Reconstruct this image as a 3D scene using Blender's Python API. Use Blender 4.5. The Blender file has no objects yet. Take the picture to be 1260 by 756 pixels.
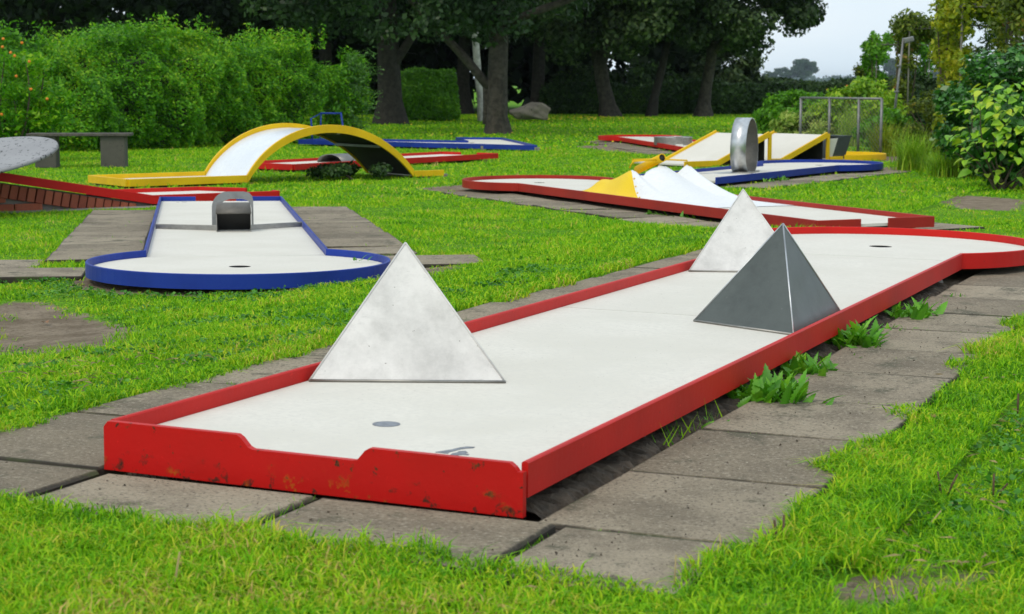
import bpy, bmesh, math, random
import numpy as np
from mathutils import Vector, Matrix, Euler

random.seed(7); rng = np.random.default_rng(7)
R = math.radians
scene = bpy.context.scene
COL = scene.collection

# ------------------------------------------------------------------ camera
F, PITCH, CAMZ = 2193.9, .1255, 1.05          # focal length in photo pixels (1260 wide), pitch, eye height
cd = bpy.data.cameras.new('camera'); cam = bpy.data.objects.new('camera', cd); COL.objects.link(cam)
cam.location = (0, 0, CAMZ); cam.rotation_euler = (math.pi/2 - PITCH, 0, 0)
cd.sensor_width = 36; cd.lens = F/1260*36; cd.clip_start = .05; cd.clip_end = 20000
cd.dof.use_dof = True; cd.dof.focus_distance = 6.3; cd.dof.aperture_fstop = 11
scene.camera = cam
scene.render.resolution_x, scene.render.resolution_y = 1024, 614

# ------------------------------------------------------------------ sky and sun (overcast)
SUN_EL, SUN_AZ = R(52), R(212)                # sun behind the camera, a little to the left, veiled
world = bpy.data.worlds.new('World'); scene.world = world; world.use_nodes = True
wn, wl = world.node_tree.nodes, world.node_tree.links
wn.clear()
sky = wn.new('ShaderNodeTexSky'); sky.sky_type = 'NISHITA'; sky.sun_disc = False
sky.sun_elevation = SUN_EL; sky.sun_rotation = SUN_AZ; sky.dust_density = 3; sky.air_density = 1.2
tc = wn.new('ShaderNodeTexCoord'); mp = wn.new('ShaderNodeMapping'); mp.inputs['Scale'].default_value = (1, 1, 3.2)
nz = wn.new('ShaderNodeTexNoise'); nz.inputs['Scale'].default_value = 2.6; nz.inputs['Detail'].default_value = 6
cr = wn.new('ShaderNodeValToRGB')
cr.color_ramp.elements[0].position = .32; cr.color_ramp.elements[0].color = (8.2, 9.9, 11.2, 1)
cr.color_ramp.elements[1].position = .7; cr.color_ramp.elements[1].color = (10.6, 11.4, 11.9, 1)
mx = wn.new('ShaderNodeMix'); mx.data_type = 'RGBA'; mx.inputs['Factor'].default_value = .86
bg = wn.new('ShaderNodeBackground'); bg.inputs['Strength'].default_value = .1
wo = wn.new('ShaderNodeOutputWorld')
wl.new(tc.outputs['Generated'], mp.inputs['Vector']); wl.new(mp.outputs['Vector'], nz.inputs['Vector'])
wl.new(nz.outputs['Fac'], cr.inputs['Fac']); wl.new(sky.outputs['Color'], mx.inputs[6]); wl.new(cr.outputs['Color'], mx.inputs[7])
wl.new(mx.outputs[2], bg.inputs['Color']); wl.new(bg.outputs['Background'], wo.inputs['Surface'])
sd = bpy.data.lights.new('sun', 'SUN'); sd.energy = 1.35; sd.angle = R(18); sd.color = (1, .90, .74)
sun = bpy.data.objects.new('sun', sd); COL.objects.link(sun)
sv = Vector((math.sin(SUN_AZ)*math.cos(SUN_EL), math.cos(SUN_AZ)*math.cos(SUN_EL), math.sin(SUN_EL)))
sun.rotation_euler = sv.to_track_quat('Z', 'Y').to_euler(); sun.location = sv*40
vs = scene.view_settings; vs.view_transform = 'Standard'; vs.look = 'None'; vs.exposure = 0; vs.gamma = 1; vs.use_curve_mapping = False
try:
    scene.cycles.max_bounces = 6; scene.cycles.diffuse_bounces = 3; scene.cycles.glossy_bounces = 3
    scene.cycles.transmission_bounces = 3; scene.cycles.transparent_max_bounces = 6; scene.cycles.volume_bounces = 0
except Exception: pass

# ------------------------------------------------------------------ helpers
def tag(o, label=None, cat=None, group=None, kind=None):
    if label: o['label'] = label
    if cat: o['category'] = cat
    if group: o['group'] = group
    if kind: o['kind'] = kind
    return o
def empty(name, loc, rot=(0, 0, 0)):
    o = bpy.data.objects.new(name, None); COL.objects.link(o); o.location = loc; o.rotation_euler = rot
    o.empty_display_size = .1
    return o
def mesh_obj(name, verts, faces, mat=None, parent=None, smooth=False):
    me = bpy.data.meshes.new(name); me.from_pydata([tuple(map(float, v)) for v in verts], [], faces); me.update()
    return link(name, me, mat, parent, smooth)
def link(name, me, mat=None, parent=None, smooth=False):
    if mat: me.materials.append(mat)
    if smooth: me.polygons.foreach_set('use_smooth', [True]*len(me.polygons))
    o = bpy.data.objects.new(name, me); COL.objects.link(o)
    if parent: o.parent = parent
    return o
def np_mesh(name, V, nper, mat=None, parent=None):
    """V: (n*k,3) verts; nper: list of faces given as index arrays (m,s)"""
    me = bpy.data.meshes.new(name); V = np.ascontiguousarray(V, np.float32)
    me.vertices.add(len(V)); me.vertices.foreach_set('co', V.ravel())
    loops = np.concatenate([f.ravel() for f in nper]).astype(np.int32)
    tot = np.concatenate([np.full(len(f), f.shape[1]) for f in nper]).astype(np.int32)
    st = np.concatenate([[0], np.cumsum(tot)[:-1]]).astype(np.int32)
    me.loops.add(len(loops)); me.loops.foreach_set('vertex_index', loops)
    me.polygons.add(len(tot)); me.polygons.foreach_set('loop_start', st); me.polygons.foreach_set('loop_total', tot)
    me.update(calc_edges=True)
    return link(name, me, mat, parent)
def ray(u, v):
    X = (u-630)/F; Z = -(v-378)/F; c, s = math.cos(PITCH), math.sin(PITCH)
    return np.array([X, c+s*Z, -s+c*Z])
def on(u, v, z=0.):
    d = ray(u, v); k = (z-CAMZ)/d[2]; return (d[0]*k, d[1]*k)
def box(name, size, loc, mat, parent=None, rot=(0, 0, 0), bev=0.):
    bm = bmesh.new(); bmesh.ops.create_cube(bm, size=1); bmesh.ops.scale(bm, vec=size, verts=bm.verts)
    if bev: bmesh.ops.bevel(bm, geom=bm.edges[:], offset=bev, segments=2, affect='EDGES', profile=.6)
    me = bpy.data.meshes.new(name); bm.to_mesh(me); bm.free()
    o = link(name, me, mat, parent); o.location = loc; o.rotation_euler = rot
    return o
def tube_data(P, r, n=8, cap=True):
    P = [Vector(p) for p in P]; rs = r if hasattr(r, '__len__') else [r]*len(P)
    V, Fc = [], []
    up = Vector((.13, .21, 1)).normalized()
    for i, p in enumerate(P):
        t = (P[min(i+1, len(P)-1)]-P[max(i-1, 0)]).normalized()
        a = t.cross(up) if abs(t.dot(up)) < .97 else t.cross(Vector((1, 0, 0)))
        a.normalize(); b = t.cross(a)
        for k in range(n):
            an = 2*math.pi*k/n; V.append(p+(a*math.cos(an)+b*math.sin(an))*rs[i])
    for i in range(len(P)-1):
        for k in range(n):
            Fc.append((i*n+k, i*n+(k+1) % n, (i+1)*n+(k+1) % n, (i+1)*n+k))
    if cap: Fc.append(tuple(range(n))[::-1]); Fc.append(tuple((len(P)-1)*n+k for k in range(n)))
    return V, Fc
def tube(name, P, r, mat, parent=None, n=8, cap=True, smooth=True):
    V, Fc = tube_data(P, r, n, cap); return mesh_obj(name, V, Fc, mat, parent, smooth)
def merge_data(parts):
    V, Fc = [], []
    for v, f in parts:
        o = len(V); V += list(v); Fc += [tuple(i+o for i in q) for q in f]
    return V, Fc
def band(name, P, h, th, mat, parent, closed=False, side=1):
    """upright strip along polyline P (x,y,ztop); h high, th thick towards the left (side=1) or right"""
    P = [Vector(p) for p in P]; n = len(P); off = []
    for i in range(n):
        if closed: a, b = P[i-1], P[(i+1) % n]
        else: a, b = P[max(i-1, 0)], P[min(i+1, n-1)]
        d1 = (P[i]-a); d2 = (b-P[i]); d1.z = d2.z = 0
        if d1.length < 1e-6: d1 = d2.copy()
        if d2.length < 1e-6: d2 = d1.copy()
        d1.normalize(); d2.normalize(); t = (d1+d2).normalized(); nrm = Vector((-t.y, t.x, 0))
        c = max(.35, t.dot(d1)); off.append(nrm*side*th/c)
    V = []
    ch = min(.003, th*.25)
    for p, o in zip(P, off):
        u = o.normalized()*ch
        V += [p-Vector((0, 0, h)), p-Vector((0, 0, ch)), p+u, p+o-u, p+o-Vector((0, 0, ch)), p+o-Vector((0, 0, h))]
    k = 6; Fc = []
    m = n if closed else n-1
    for i in range(m):
        a, b = i*k, ((i+1) % n)*k
        for j in range(k): Fc.append((a+j, b+j, b+(j+1) % k, a+(j+1) % k))
    if not closed: Fc += [tuple(range(k))[::-1], tuple((n-1)*k+j for j in range(k))]
    o = mesh_obj(name, V, Fc, mat, parent)
    bm = bmesh.new(); bm.from_mesh(o.data); bmesh.ops.recalc_face_normals(bm, faces=bm.faces); bm.to_mesh(o.data); bm.free()
    return o
def plate(name, outer, ztop, th, mat, parent, holes=()):
    """flat plate with optional holes (2-D fill curve turned into a mesh)"""
    cu = bpy.data.curves.new('tmp', 'CURVE'); cu.dimensions = '2D'; cu.fill_mode = 'BOTH'; cu.extrude = th/2
    for pts in [outer]+list(holes):
        sp = cu.splines.new('POLY'); sp.points.add(len(pts)-1); sp.use_cyclic_u = True
        for q, p in zip(sp.points, pts): q.co = (p[0], p[1], 0, 1)
    t = bpy.data.objects.new('tmp', cu); COL.objects.link(t)
    dg = bpy.context.evaluated_depsgraph_get(); me = bpy.data.meshes.new_from_object(t.evaluated_get(dg))
    bpy.data.objects.remove(t); bpy.data.curves.remove(cu)
    me.materials.clear(); me.name = name
    me.transform(Matrix.Translation((0, 0, ztop-th/2)))
    return link(name, me, mat, parent)
def arc(cx, cy, r, a0, a1, n=40):
    return [(cx+r*math.cos(a0+(a1-a0)*i/n), cy+r*math.sin(a0+(a1-a0)*i/n)) for i in range(n+1)]
def copy_tree(o, parent=None):
    c = o.copy(); COL.objects.link(c); c.parent = parent
    for ch in [q for q in KIDS.get(o.name, [])]: copy_tree(ch, c)
    return c
KIDS = {}

# ------------------------------------------------------------------ materials
def new_mat(name):
    m = bpy.data.materials.new(name); m.use_nodes = True
    n = m.node_tree.nodes; l = m.node_tree.links; b = n['Principled BSDF']
    return m, n, l, b
def noise(n, l, vec, scale, detail=4, rough=.55):
    t = n.new('ShaderNodeTexNoise'); t.inputs['Scale'].default_value = scale; t.inputs['Detail'].default_value = detail
    t.inputs['Roughness'].default_value = rough
    if vec: l.new(vec, t.inputs['Vector'])
    return t.outputs['Fac']
def ramp(n, l, fac, stops):
    r = n.new('ShaderNodeValToRGB'); e = r.color_ramp.elements
    while len(e) < len(stops): e.new(.5)
    for q, (p, c) in zip(e, stops): q.position = p; q.color = (*c, 1) if len(c) == 3 else c
    l.new(fac, r.inputs['Fac']); return r.outputs['Color']
def mixc(n, l, fac, a, b, mode='MIX'):
    m = n.new('ShaderNodeMix'); m.data_type = 'RGBA'; m.blend_type = mode
    for s, v in ((0, fac), (6, a), (7, b)):
        if hasattr(v, 'default_value') or hasattr(v, 'is_linked'): l.new(v, m.inputs[s])
        else: m.inputs[s].default_value = v if s == 0 else (*v, 1)
    return m.outputs[2]
def thr(n, l, fac, a, b):
    m = n.new('ShaderNodeMapRange'); m.inputs[1].default_value = a; m.inputs[2].default_value = b; m.clamp = True
    m.interpolation_type = 'SMOOTHSTEP'
    l.new(fac, m.inputs[0]); return m.outputs[0]
def objvec(n, l, rnd=True):
    t = n.new('ShaderNodeTexCoord')
    if not rnd: return t.outputs['Object']
    i = n.new('ShaderNodeObjectInfo'); a = n.new('ShaderNodeVectorMath'); a.operation = 'MULTIPLY_ADD'
    l.new(i.outputs['Random'], a.inputs[0]); a.inputs[1].default_value = (37, 53, 71); l.new(t.outputs['Object'], a.inputs[2])
    return a.outputs[0]
def bump(n, l, b, h, strength=.3, dist=.01):
    bp = n.new('ShaderNodeBump'); bp.inputs['Strength'].default_value = strength; bp.inputs['Distance'].default_value = dist
    l.new(h, bp.inputs['Height']); l.new(bp.outputs['Normal'], b.inputs['Normal'])

def paint(name, col, dark, chips=.66, rough=.5, rust=(.16, .045, .012), zrust=False):
    m, n, l, b = new_mat(name); v = objvec(n, l)
    big = noise(n, l, v, 3, 5); fine = noise(n, l, v, 38, 6, .65); sp = noise(n, l, v, 90, 4, .7)
    c = mixc(n, l, thr(n, l, big, .35, .7), col, dark)
    c = mixc(n, l, thr(n, l, sp, .62, .75), c, tuple(min(1, x*1.25+.01) for x in col))
    chip = thr(n, l, fine, chips, chips+.03)
    rc = mixc(n, l, thr(n, l, sp, .4, .6), rust, (.03, .018, .014))
    c = mixc(n, l, chip, c, rc)
    if zrust:   # rust along the low edge of a steel board
        sx = n.new('ShaderNodeSeparateXYZ'); tcn = n.new('ShaderNodeTexCoord'); l.new(tcn.outputs['Object'], sx.inputs[0])
        low = thr(n, l, sx.outputs['Z'], .085, .015)
        mm = n.new('ShaderNodeMath'); mm.operation = 'MULTIPLY'; l.new(low, mm.inputs[0]); l.new(thr(n, l, fine, .55, .60), mm.inputs[1])
        rc2 = mixc(n, l, thr(n, l, noise(n, l, v, 16, 5), .5, .62), (.07, .02, .012), (.45, .10, .008))
        c = mixc(n, l, mm.outputs[0], c, rc2)
    l.new(c, b.inputs['Base Color']); b.inputs['Roughness'].default_value = rough
    b.inputs['Specular IOR Level'].default_value = .22
    bump(n, l, b, fine, .25, .004)
    return m
def speck(name, col, col2, spots, sc=60, rough=.75, lo=.66, st=.2, streak=None):
    m, n, l, b = new_mat(name); v = objvec(n, l)
    big = noise(n, l, v, 2.2, 6, .6); fine = noise(n, l, v, sc, 5, .6); sp = noise(n, l, v, sc*1.6, 2, .5)
    c = mixc(n, l, thr(n, l, big, .35, .68), col, col2)
    c = mixc(n, l, thr(n, l, fine, .35, .75), c, tuple(x*.88 for x in col), 'MIX')
    c = mixc(n, l, thr(n, l, sp, lo+.06, lo+.1), c, spots)
    if streak:
        st_ = noise(n, l, v, 9, 8, .72); c = mixc(n, l, thr(n, l, st_, .5, .72), c, streak)
    l.new(c, b.inputs['Base Color']); b.inputs['Roughness'].default_value = rough
    bump(n, l, b, fine, st, .002)
    return m
def metal(name, col, rough=.3, met=1., var=.15):
    m, n, l, b = new_mat(name); v = objvec(n, l)
    f = noise(n, l, v, 14, 6, .65)
    l.new(mixc(n, l, thr(n, l, f, .3, .75), col, tuple(x*(1-var*2) for x in col)), b.inputs['Base Color'])
    l.new(thr(n, l, f, -.2+(.5-rough), 1.2+(.5-rough)), b.inputs['Roughness']) if False else None
    b.inputs['Roughness'].default_value = rough; b.inputs['Metallic'].default_value = met
    bump(n, l, b, f, .08, .004)
    return m
def plain(name, col, rough=.7, var=.25, sc=12, bmp=.2, bd=.004):
    m, n, l, b = new_mat(name); v = objvec(n, l); f = noise(n, l, v, sc, 6, .65)
    l.new(mixc(n, l, thr(n, l, f, .3, .72), tuple(x*(1-var) for x in col), tuple(min(1, x*(1+var)) for x in col)), b.inputs['Base Color'])
    b.inputs['Roughness'].default_value = rough; bump(n, l, b, f, bmp, bd)
    return m
def leafmat(name, stops, trans=.25, rough=.5, patch=1.4, spec=.3):
    """leaf colours picked leaf by leaf (random per island) with drifts of tone through the plant"""
    m, n, l, b = new_mat(name)
    g = n.new('ShaderNodeNewGeometry'); t = n.new('ShaderNodeTexCoord')
    p = noise(n, l, t.outputs['Object'], patch, 3)
    a = n.new('ShaderNodeMath'); a.operation = 'MULTIPLY_ADD'; l.new(g.outputs['Random Per Island'], a.inputs[0]); a.inputs[1].default_value = .75
    q = n.new('ShaderNodeMath'); q.operation = 'MULTIPLY_ADD'; l.new(p, q.inputs[0]); q.inputs[1].default_value = 1.2; q.inputs[2].default_value = -.48
    l.new(q.outputs[0], a.inputs[2])
    c = ramp(n, l, a.outputs[0], stops)
    l.new(c, b.inputs['Base Color']); b.inputs['Roughness'].default_value = rough; b.inputs['Specular IOR Level'].default_value = spec
    tr = n.new('ShaderNodeBsdfTranslucent'); l.new(mixc(n, l, .5, c, (.16, .3, .02)) if False else c, tr.inputs['Color'])
    ms = n.new('ShaderNodeMixShader'); ms.inputs[0].default_value = trans
    l.new(b.outputs[0], ms.inputs[1]); l.new(tr.outputs[0], ms.inputs[2]); l.new(ms.outputs[0], n['Material Output'].inputs['Surface'])
    return m

M = {}
M['white'] = speck('white_board', (.70, .675, .61), (.63, .605, .535), (.30, .27, .23), 70, .8, .655)
M['white_gloss'] = speck('white_sheet', (.74, .78, .83), (.66, .71, .78), (.45, .45, .44), 30, .22, .70, .05)
M['white_hill'] = speck('white_paint_hill', (.80, .82, .84), (.74, .76, .78), (.4, .4, .38), 40, .5, .70, .1)
def worn_paint(name, base, smudge, dark, rough):
    m, n, l, b = new_mat(name); v = objvec(n, l)
    mp_ = n.new('ShaderNodeMapping'); mp_.inputs['Scale'].default_value = (5, 5, 26); mp_.inputs['Rotation'].default_value = (.5, .6, .3); l.new(v, mp_.inputs['Vector'])
    big = noise(n, l, v, 6, 9, .68); fine = noise(n, l, v, 55, 6, .7); scr = noise(n, l, mp_.outputs['Vector'], 5, 7, .75); dot = noise(n, l, v, 95, 2, .5)
    c = mixc(n, l, thr(n, l, big, .40, .70), base, smudge)
    c = mixc(n, l, thr(n, l, scr, .56, .76), c, smudge)
    c = mixc(n, l, thr(n, l, fine, .42, .8), c, tuple(x*.86 for x in base))
    c = mixc(n, l, thr(n, l, dot, .735, .77), c, dark)
    l.new(c, b.inputs['Base Color']); b.inputs['Roughness'].default_value = rough
    bump(n, l, b, big, .12, .01); return m
M['pyr_white'] = worn_paint('worn_white_paint', (.68, .665, .64), (.47, .46, .44), (.16, .14, .12), .5)
M['pyr_grey'] = worn_paint('slate_grey_paint', (.072, .086, .081), (.046, .056, .052), (.15, .15, .14), .42)
M['pyr_grey0'] = speck('slate_grey_paint', (.070, .084, .079), (.055, .068, .063), (.11, .12, .115), 26, .42, .68, .1)
M['red'] = paint('red_paint', (.56, .012, .008), (.47, .010, .007), .70, .5)
M['red_board'] = paint('red_chipped_paint', (.56, .008, .006), (.46, .009, .006), .63, .45, zrust=True)
M['red_old'] = paint('faded_red_paint', (.36, .022, .012), (.29, .018, .012), .70, .45)
M['blue'] = paint('blue_paint', (.014, .043, .31), (.011, .033, .24), .70, .45, (.06, .06, .08))
M['yellow'] = paint('yellow_paint', (.80, .50, .008), (.68, .41, .006), .70, .45, (.2, .09, .02))
M['yellow_hill'] = paint('yellow_sheet', (.85, .60, .010), (.80, .54, .008), .74, .42, (.3, .2, .04))
M['steel'] = metal('galvanised_steel', (.62, .63, .64), .38)
M['steel_loop'] = metal('brushed_loop_steel', (.66, .67, .68), .36)
M['steel_mid'] = metal('worn_steel', (.26, .255, .24), .34)
M['steel_dull'] = metal('dull_steel', (.40, .39, .36), .5)
M['galv'] = metal('grey_fence_steel', (.25, .255, .25), .55, .7)
M['wire'] = plain('dull_wire', (.13, .13, .10), .7)
M['hood'] = plain('brown_steel', (.11, .10, .085), .5)
M['black'] = plain('black_steel', (.012, .012, .012), .6)
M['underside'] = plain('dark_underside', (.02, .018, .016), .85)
M['dark_green'] = plain('dark_green_board', (.022, .032, .030), .5)
M['soil'] = plain('soil', (.075, .058, .042), .95, .45, 22, .8, .02)
M['stone'] = speck('boulder_stone', (.26, .22, .16), (.15, .13, .10), (.07, .06, .05), 8, .9, .58, .8)
M['concrete'] = speck('concrete', (.27, .25, .22), (.19, .18, .155), (.1, .1, .08), 26, .9, .6, .4)
M['concrete_dark'] = speck('weathered_concrete', (.095, .088, .075), (.06, .057, .05), (.03, .03, .03), 20, .9, .6, .4)
M['wood_dark'] = plain('weathered_bench_wood', (.085, .075, .065), .8, .4, 20)
M['bark'] = plain('bark', (.056, .048, .037), .95, .5, 9, .9, .05)
M['bark_dark'] = plain('dark_bark', (.035, .030, .024), .95, .4, 9, .9, .05)
M['bark_birch'] = plain('birch_bark', (.42, .41, .38), .8, .4, 6, .3, .02)
M['twig'] = plain('twig', (.09, .07, .045), .9)
M['mark'] = plain('grey_marking', (.19, .21, .24), .7, .25, 60)
M['orange'] = plain('orange_petals', (.75, .22, .012), .6, .15)
M['yellow_flower'] = plain('yellow_petals', (.72, .52, .01), .6, .15)
M['dry'] = plain('dry_stalk', (.36, .28, .13), .9, .3)
M['plantain'] = plain('brown_seed_stalk', (.10, .06, .035), .9, .3)
M['pebble'] = plain('pebble', (.30, .28, .25), .85, .3, 30)
M['yellow_leaf'] = plain('fallen_yellow_leaf', (.55, .32, .06), .7, .25)
M['copper_leaf'] = plain('fallen_brown_leaf', (.22, .11, .05), .8, .3)
def slab_mat():
    m, n, l, b = new_mat('paving_concrete'); v = objvec(n, l)
    i = n.new('ShaderNodeObjectInfo')
    big = noise(n, l, v, 3.2, 7, .62); fine = noise(n, l, v, 95, 6, .8); mid = noise(n, l, v, 17, 8, .75)
    c = mixc(n, l, i.outputs['Random'], (.165, .133, .088), (.315, .265, .188))
    c = mixc(n, l, thr(n, l, big, .42, .72), c, (.14, .113, .076))
    c = mixc(n, l, thr(n, l, mid, .50, .80), c, (.33, .28, .20))
    c = mixc(n, l, thr(n, l, noise(n, l, v, 5.5, 8, .72), .54, .64), c, (.095, .086, .052))
    c = mixc(n, l, thr(n, l, fine, .53, .62), c, (.07, .058, .042))
    c = mixc(n, l, thr(n, l, fine, .44, .36), c, (.40, .355, .28))
    sx = n.new('ShaderNodeSeparateXYZ'); tcn = n.new('ShaderNodeTexCoord'); l.new(tcn.outputs['Object'], sx.inputs[0])   # dirt and moss caught along the joints
    ab = [n.new('ShaderNodeMath') for _ in range(3)]
    for q, k in ((0, 'X'), (1, 'Y')): ab[q].operation = 'ABSOLUTE'; l.new(sx.outputs[k], ab[q].inputs[0])
    ab[2].operation = 'MAXIMUM'; l.new(ab[0].outputs[0], ab[2].inputs[0]); l.new(ab[1].outputs[0], ab[2].inputs[1])
    wob = n.new('ShaderNodeMath'); wob.operation = 'MULTIPLY_ADD'; l.new(mid, wob.inputs[0]); wob.inputs[1].default_value = .022; l.new(ab[2].outputs[0], wob.inputs[2])
    c = mixc(n, l, thr(n, l, wob.outputs[0], .250, .262), c, mixc(n, l, thr(n, l, big, .5, .6), (.030, .024, .016), (.040, .050, .014)))
    l.new(c, b.inputs['Base Color']); b.inputs['Roughness'].default_value = .92
    bump(n, l, b, fine, .5, .003)
    return m
M['slab'] = slab_mat()
def brick_mat():
    m, n, l, b = new_mat('brick_face'); v = objvec(n, l); i = n.new('ShaderNodeObjectInfo')
    f = noise(n, l, v, 30, 6, .7)
    c = mixc(n, l, i.outputs['Random'], (.28, .066, .034), (.40, .11, .055))
    c = mixc(n, l, thr(n, l, f, .45, .75), c, (.08, .04, .03))
    l.new(c, b.inputs['Base Color']); b.inputs['Roughness'].default_value = .9; bump(n, l, b, f, .6, .004); return m
M['brick'] = brick_mat()

def ground_mat():
    m, n, l, b = new_mat('lawn_ground'); t = n.new('ShaderNodeTexCoord'); v = t.outputs['Object']
    at = n.new('ShaderNodeAttribute'); at.attribute_name = 'soil'
    e = noise(n, l, v, 7, 6, .7); fine = noise(n, l, v, 60, 5, .7); big = noise(n, l, v, .35, 5, .6); mid = noise(n, l, v, 2.5, 5, .65)
    g = mixc(n, l, thr(n, l, big, .35, .65), (.16, .42, .012), (.22, .48, .014))
    g = mixc(n, l, thr(n, l, mid, .45, .75), g, (.19, .38, .02))
    g = mixc(n, l, thr(n, l, fine, .38, .66), (.05, .13, .008), g)
    s = mixc(n, l, thr(n, l, e, .3, .7), (.17, .132, .092), (.30, .245, .18))
    s = mixc(n, l, thr(n, l, fine, .5, .75), s, (.05, .04, .03))
    ad = n.new('ShaderNodeMath'); ad.operation = 'ADD'; l.new(at.outputs['Fac'], ad.inputs[0])
    q = n.new('ShaderNodeMath'); q.operation = 'MULTIPLY_ADD'; l.new(e, q.inputs[0]); q.inputs[1].default_value = .9; q.inputs[2].default_value = -.45
    l.new(q.outputs[0], ad.inputs[1])
    c = mixc(n, l, thr(n, l, ad.outputs[0], .4, .6), g, s)
    l.new(c, b.inputs['Base Color']); b.inputs['Roughness'].default_value = .95; b.inputs['Specular IOR Level'].default_value = .1
    bump(n, l, b, fine, .8, .02)
    return m
M['ground'] = ground_mat()
M['grass'] = leafmat('grass_blades', [(0, (.045, .18, .006)), (.25, (.12, .37, .007)), (.50, (.24, .53, .010)), (.74, (.39, .62, .015)), (.89, (.56, .60, .04)), (1, (.60, .44, .15))], .28, .6, 2.3, .12)
M['hedge'] = leafmat('hedge_leaves', [(0, (.03, .13, .006)), (.35, (.085, .31, .008)), (.7, (.19, .48, .010)), (1, (.38, .58, .02))], .4, .45, .9)
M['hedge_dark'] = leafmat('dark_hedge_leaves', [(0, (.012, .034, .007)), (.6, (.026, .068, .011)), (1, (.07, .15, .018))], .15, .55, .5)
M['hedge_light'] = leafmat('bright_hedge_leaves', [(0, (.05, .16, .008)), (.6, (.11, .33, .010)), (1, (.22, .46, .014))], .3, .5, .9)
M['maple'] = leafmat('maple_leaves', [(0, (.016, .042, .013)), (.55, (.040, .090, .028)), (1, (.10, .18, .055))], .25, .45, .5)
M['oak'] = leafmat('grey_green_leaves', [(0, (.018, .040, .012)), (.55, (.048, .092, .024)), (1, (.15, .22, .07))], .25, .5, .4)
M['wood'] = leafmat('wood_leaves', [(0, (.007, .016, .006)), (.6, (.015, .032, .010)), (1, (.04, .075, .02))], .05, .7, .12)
M['feather'] = leafmat('feathery_leaves', [(0, (.04, .11, .02)), (.6, (.10, .25, .05)), (1, (.20, .38, .08))], .25, .5, 1.5)
M['bush_yg'] = leafmat('yellow_green_leaves', [(0, (.10, .24, .010)), (.5, (.24, .46, .014)), (1, (.46, .56, .04))], .3, .5, 1.5)
M['varieg'] = leafmat('variegated_leaves', [(0, (.15, .28, .03)), (.5, (.32, .46, .07)), (1, (.58, .62, .18))], .3, .5, 1.5)
M['climber'] = leafmat('climber_leaves', [(0, (.045, .075, .010)), (.5, (.11, .17, .014)), (.85, (.22, .27, .02)), (1, (.26, .14, .025))], .3, .5, 1.2)
M['climber_y'] = leafmat('yellowing_climber_leaves', [(0, (.10, .17, .010)), (.5, (.27, .36, .012)), (1, (.52, .50, .02))], .35, .5, 1.5)
M['ivy'] = leafmat('glossy_dark_leaves', [(0, (.014, .07, .008)), (.55, (.038, .17, .014)), (1, (.10, .32, .022))], .2, .35, 1.5, .5)
M['bigleaf'] = None
M['dist'] = leafmat('distant_tree_leaves', [(0, (.02, .05, .018)), (1, (.05, .10, .035))], .1, .8, .02)
M['weed'] = None
def bl(name, c0, c1, c2):
    m, n, l, b = new_mat(name); i = n.new('ShaderNodeObjectInfo'); v = objvec(n, l)
    c = ramp(n, l, i.outputs['Random'], [(0, c0), (.55, c1), (1, c2)])
    f = noise(n, l, v, 16, 4); c = mixc(n, l, thr(n, l, f, .4, .75), c, tuple(x*.7 for x in c1))
    l.new(c, b.inputs['Base Color']); b.inputs['Roughness'].default_value = .45
    tr = n.new('ShaderNodeBsdfTranslucent'); l.new(c, tr.inputs['Color']); ms = n.new('ShaderNodeMixShader'); ms.inputs[0].default_value = .28
    l.new(b.outputs[0], ms.inputs[1]); l.new(tr.outputs[0], ms.inputs[2]); l.new(ms.outputs[0], n['Material Output'].inputs['Surface']); return m
M['bigleaf'] = bl('broad_leaf', (.17, .42, .014), (.32, .58, .02), (.56, .64, .04))
M['weed'] = bl('weed_leaf', (.06, .24, .010), (.12, .40, .014), (.22, .52, .02))

# ------------------------------------------------------------------ ground form
# the red pyramid lane (its pose was solved from the photograph with the standard 0.94 m lane width)
RED = dict(x=-.4221, y=3.5296, zr=CAMZ-.7175, a=-.4106, t=-.0063, u=.0108, h=.13)
def to_red(x, y):
    c, s = math.cos(RED['a']), math.sin(RED['a']); dx, dy = x-RED['x'], y-RED['y']
    return dx*c+dy*s, -dx*s+dy*c           # w, l
def sm(a, b, x): t = np.clip((x-a)/(b-a), 0, 1); return t*t*(3-2*t)
def zg(x, y):
    x = np.asarray(x, float); y = np.asarray(y, float)
    w, l = to_red(x, y)
    lc = np.clip(l, -2, 7); wc = np.clip(w, -1.5, 2.5)
    zr = RED['zr']-RED['h']-.0063*lc-.0108*wc
    k = np.maximum(np.maximum(sm(-1.15, -2.9, w), sm(6.7, 9.5, l)), sm(1.6, 4.5, w)*sm(3, 8, l))
    return zr*(1-k)+k*.085*np.exp(-((x+1.5)/2.2)**2-((y-9.2)/4.6)**2)
def gpt(u, v):
    z = .05
    for _ in range(25): x, y = on(u, v, z); z = float(zg(x, y))
    return x, y, z
def in_poly(x, y, P):
    c = np.zeros(x.shape, bool); n = len(P)
    for i in range(n):
        x1, y1 = P[i]; x2, y2 = P[(i+1) % n]
        if y1 == y2: continue
        k = ((y1 > y) != (y2 > y)) & (x < (x2-x1)*(y-y1)/(y2-y1)+x1); c ^= k
    return c
def rect_world(x, y, a, w0, w1, l0, l1):
    c, s = math.cos(a), math.sin(a)
    return [(x+w*c-l*s, y+w*s+l*c) for w, l in ((w0, l0), (w1, l0), (w1, l1), (w0, l1))]
NOGRASS, SOIL = [], []          # footprints where no blades grow / polygons of bare soil

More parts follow.
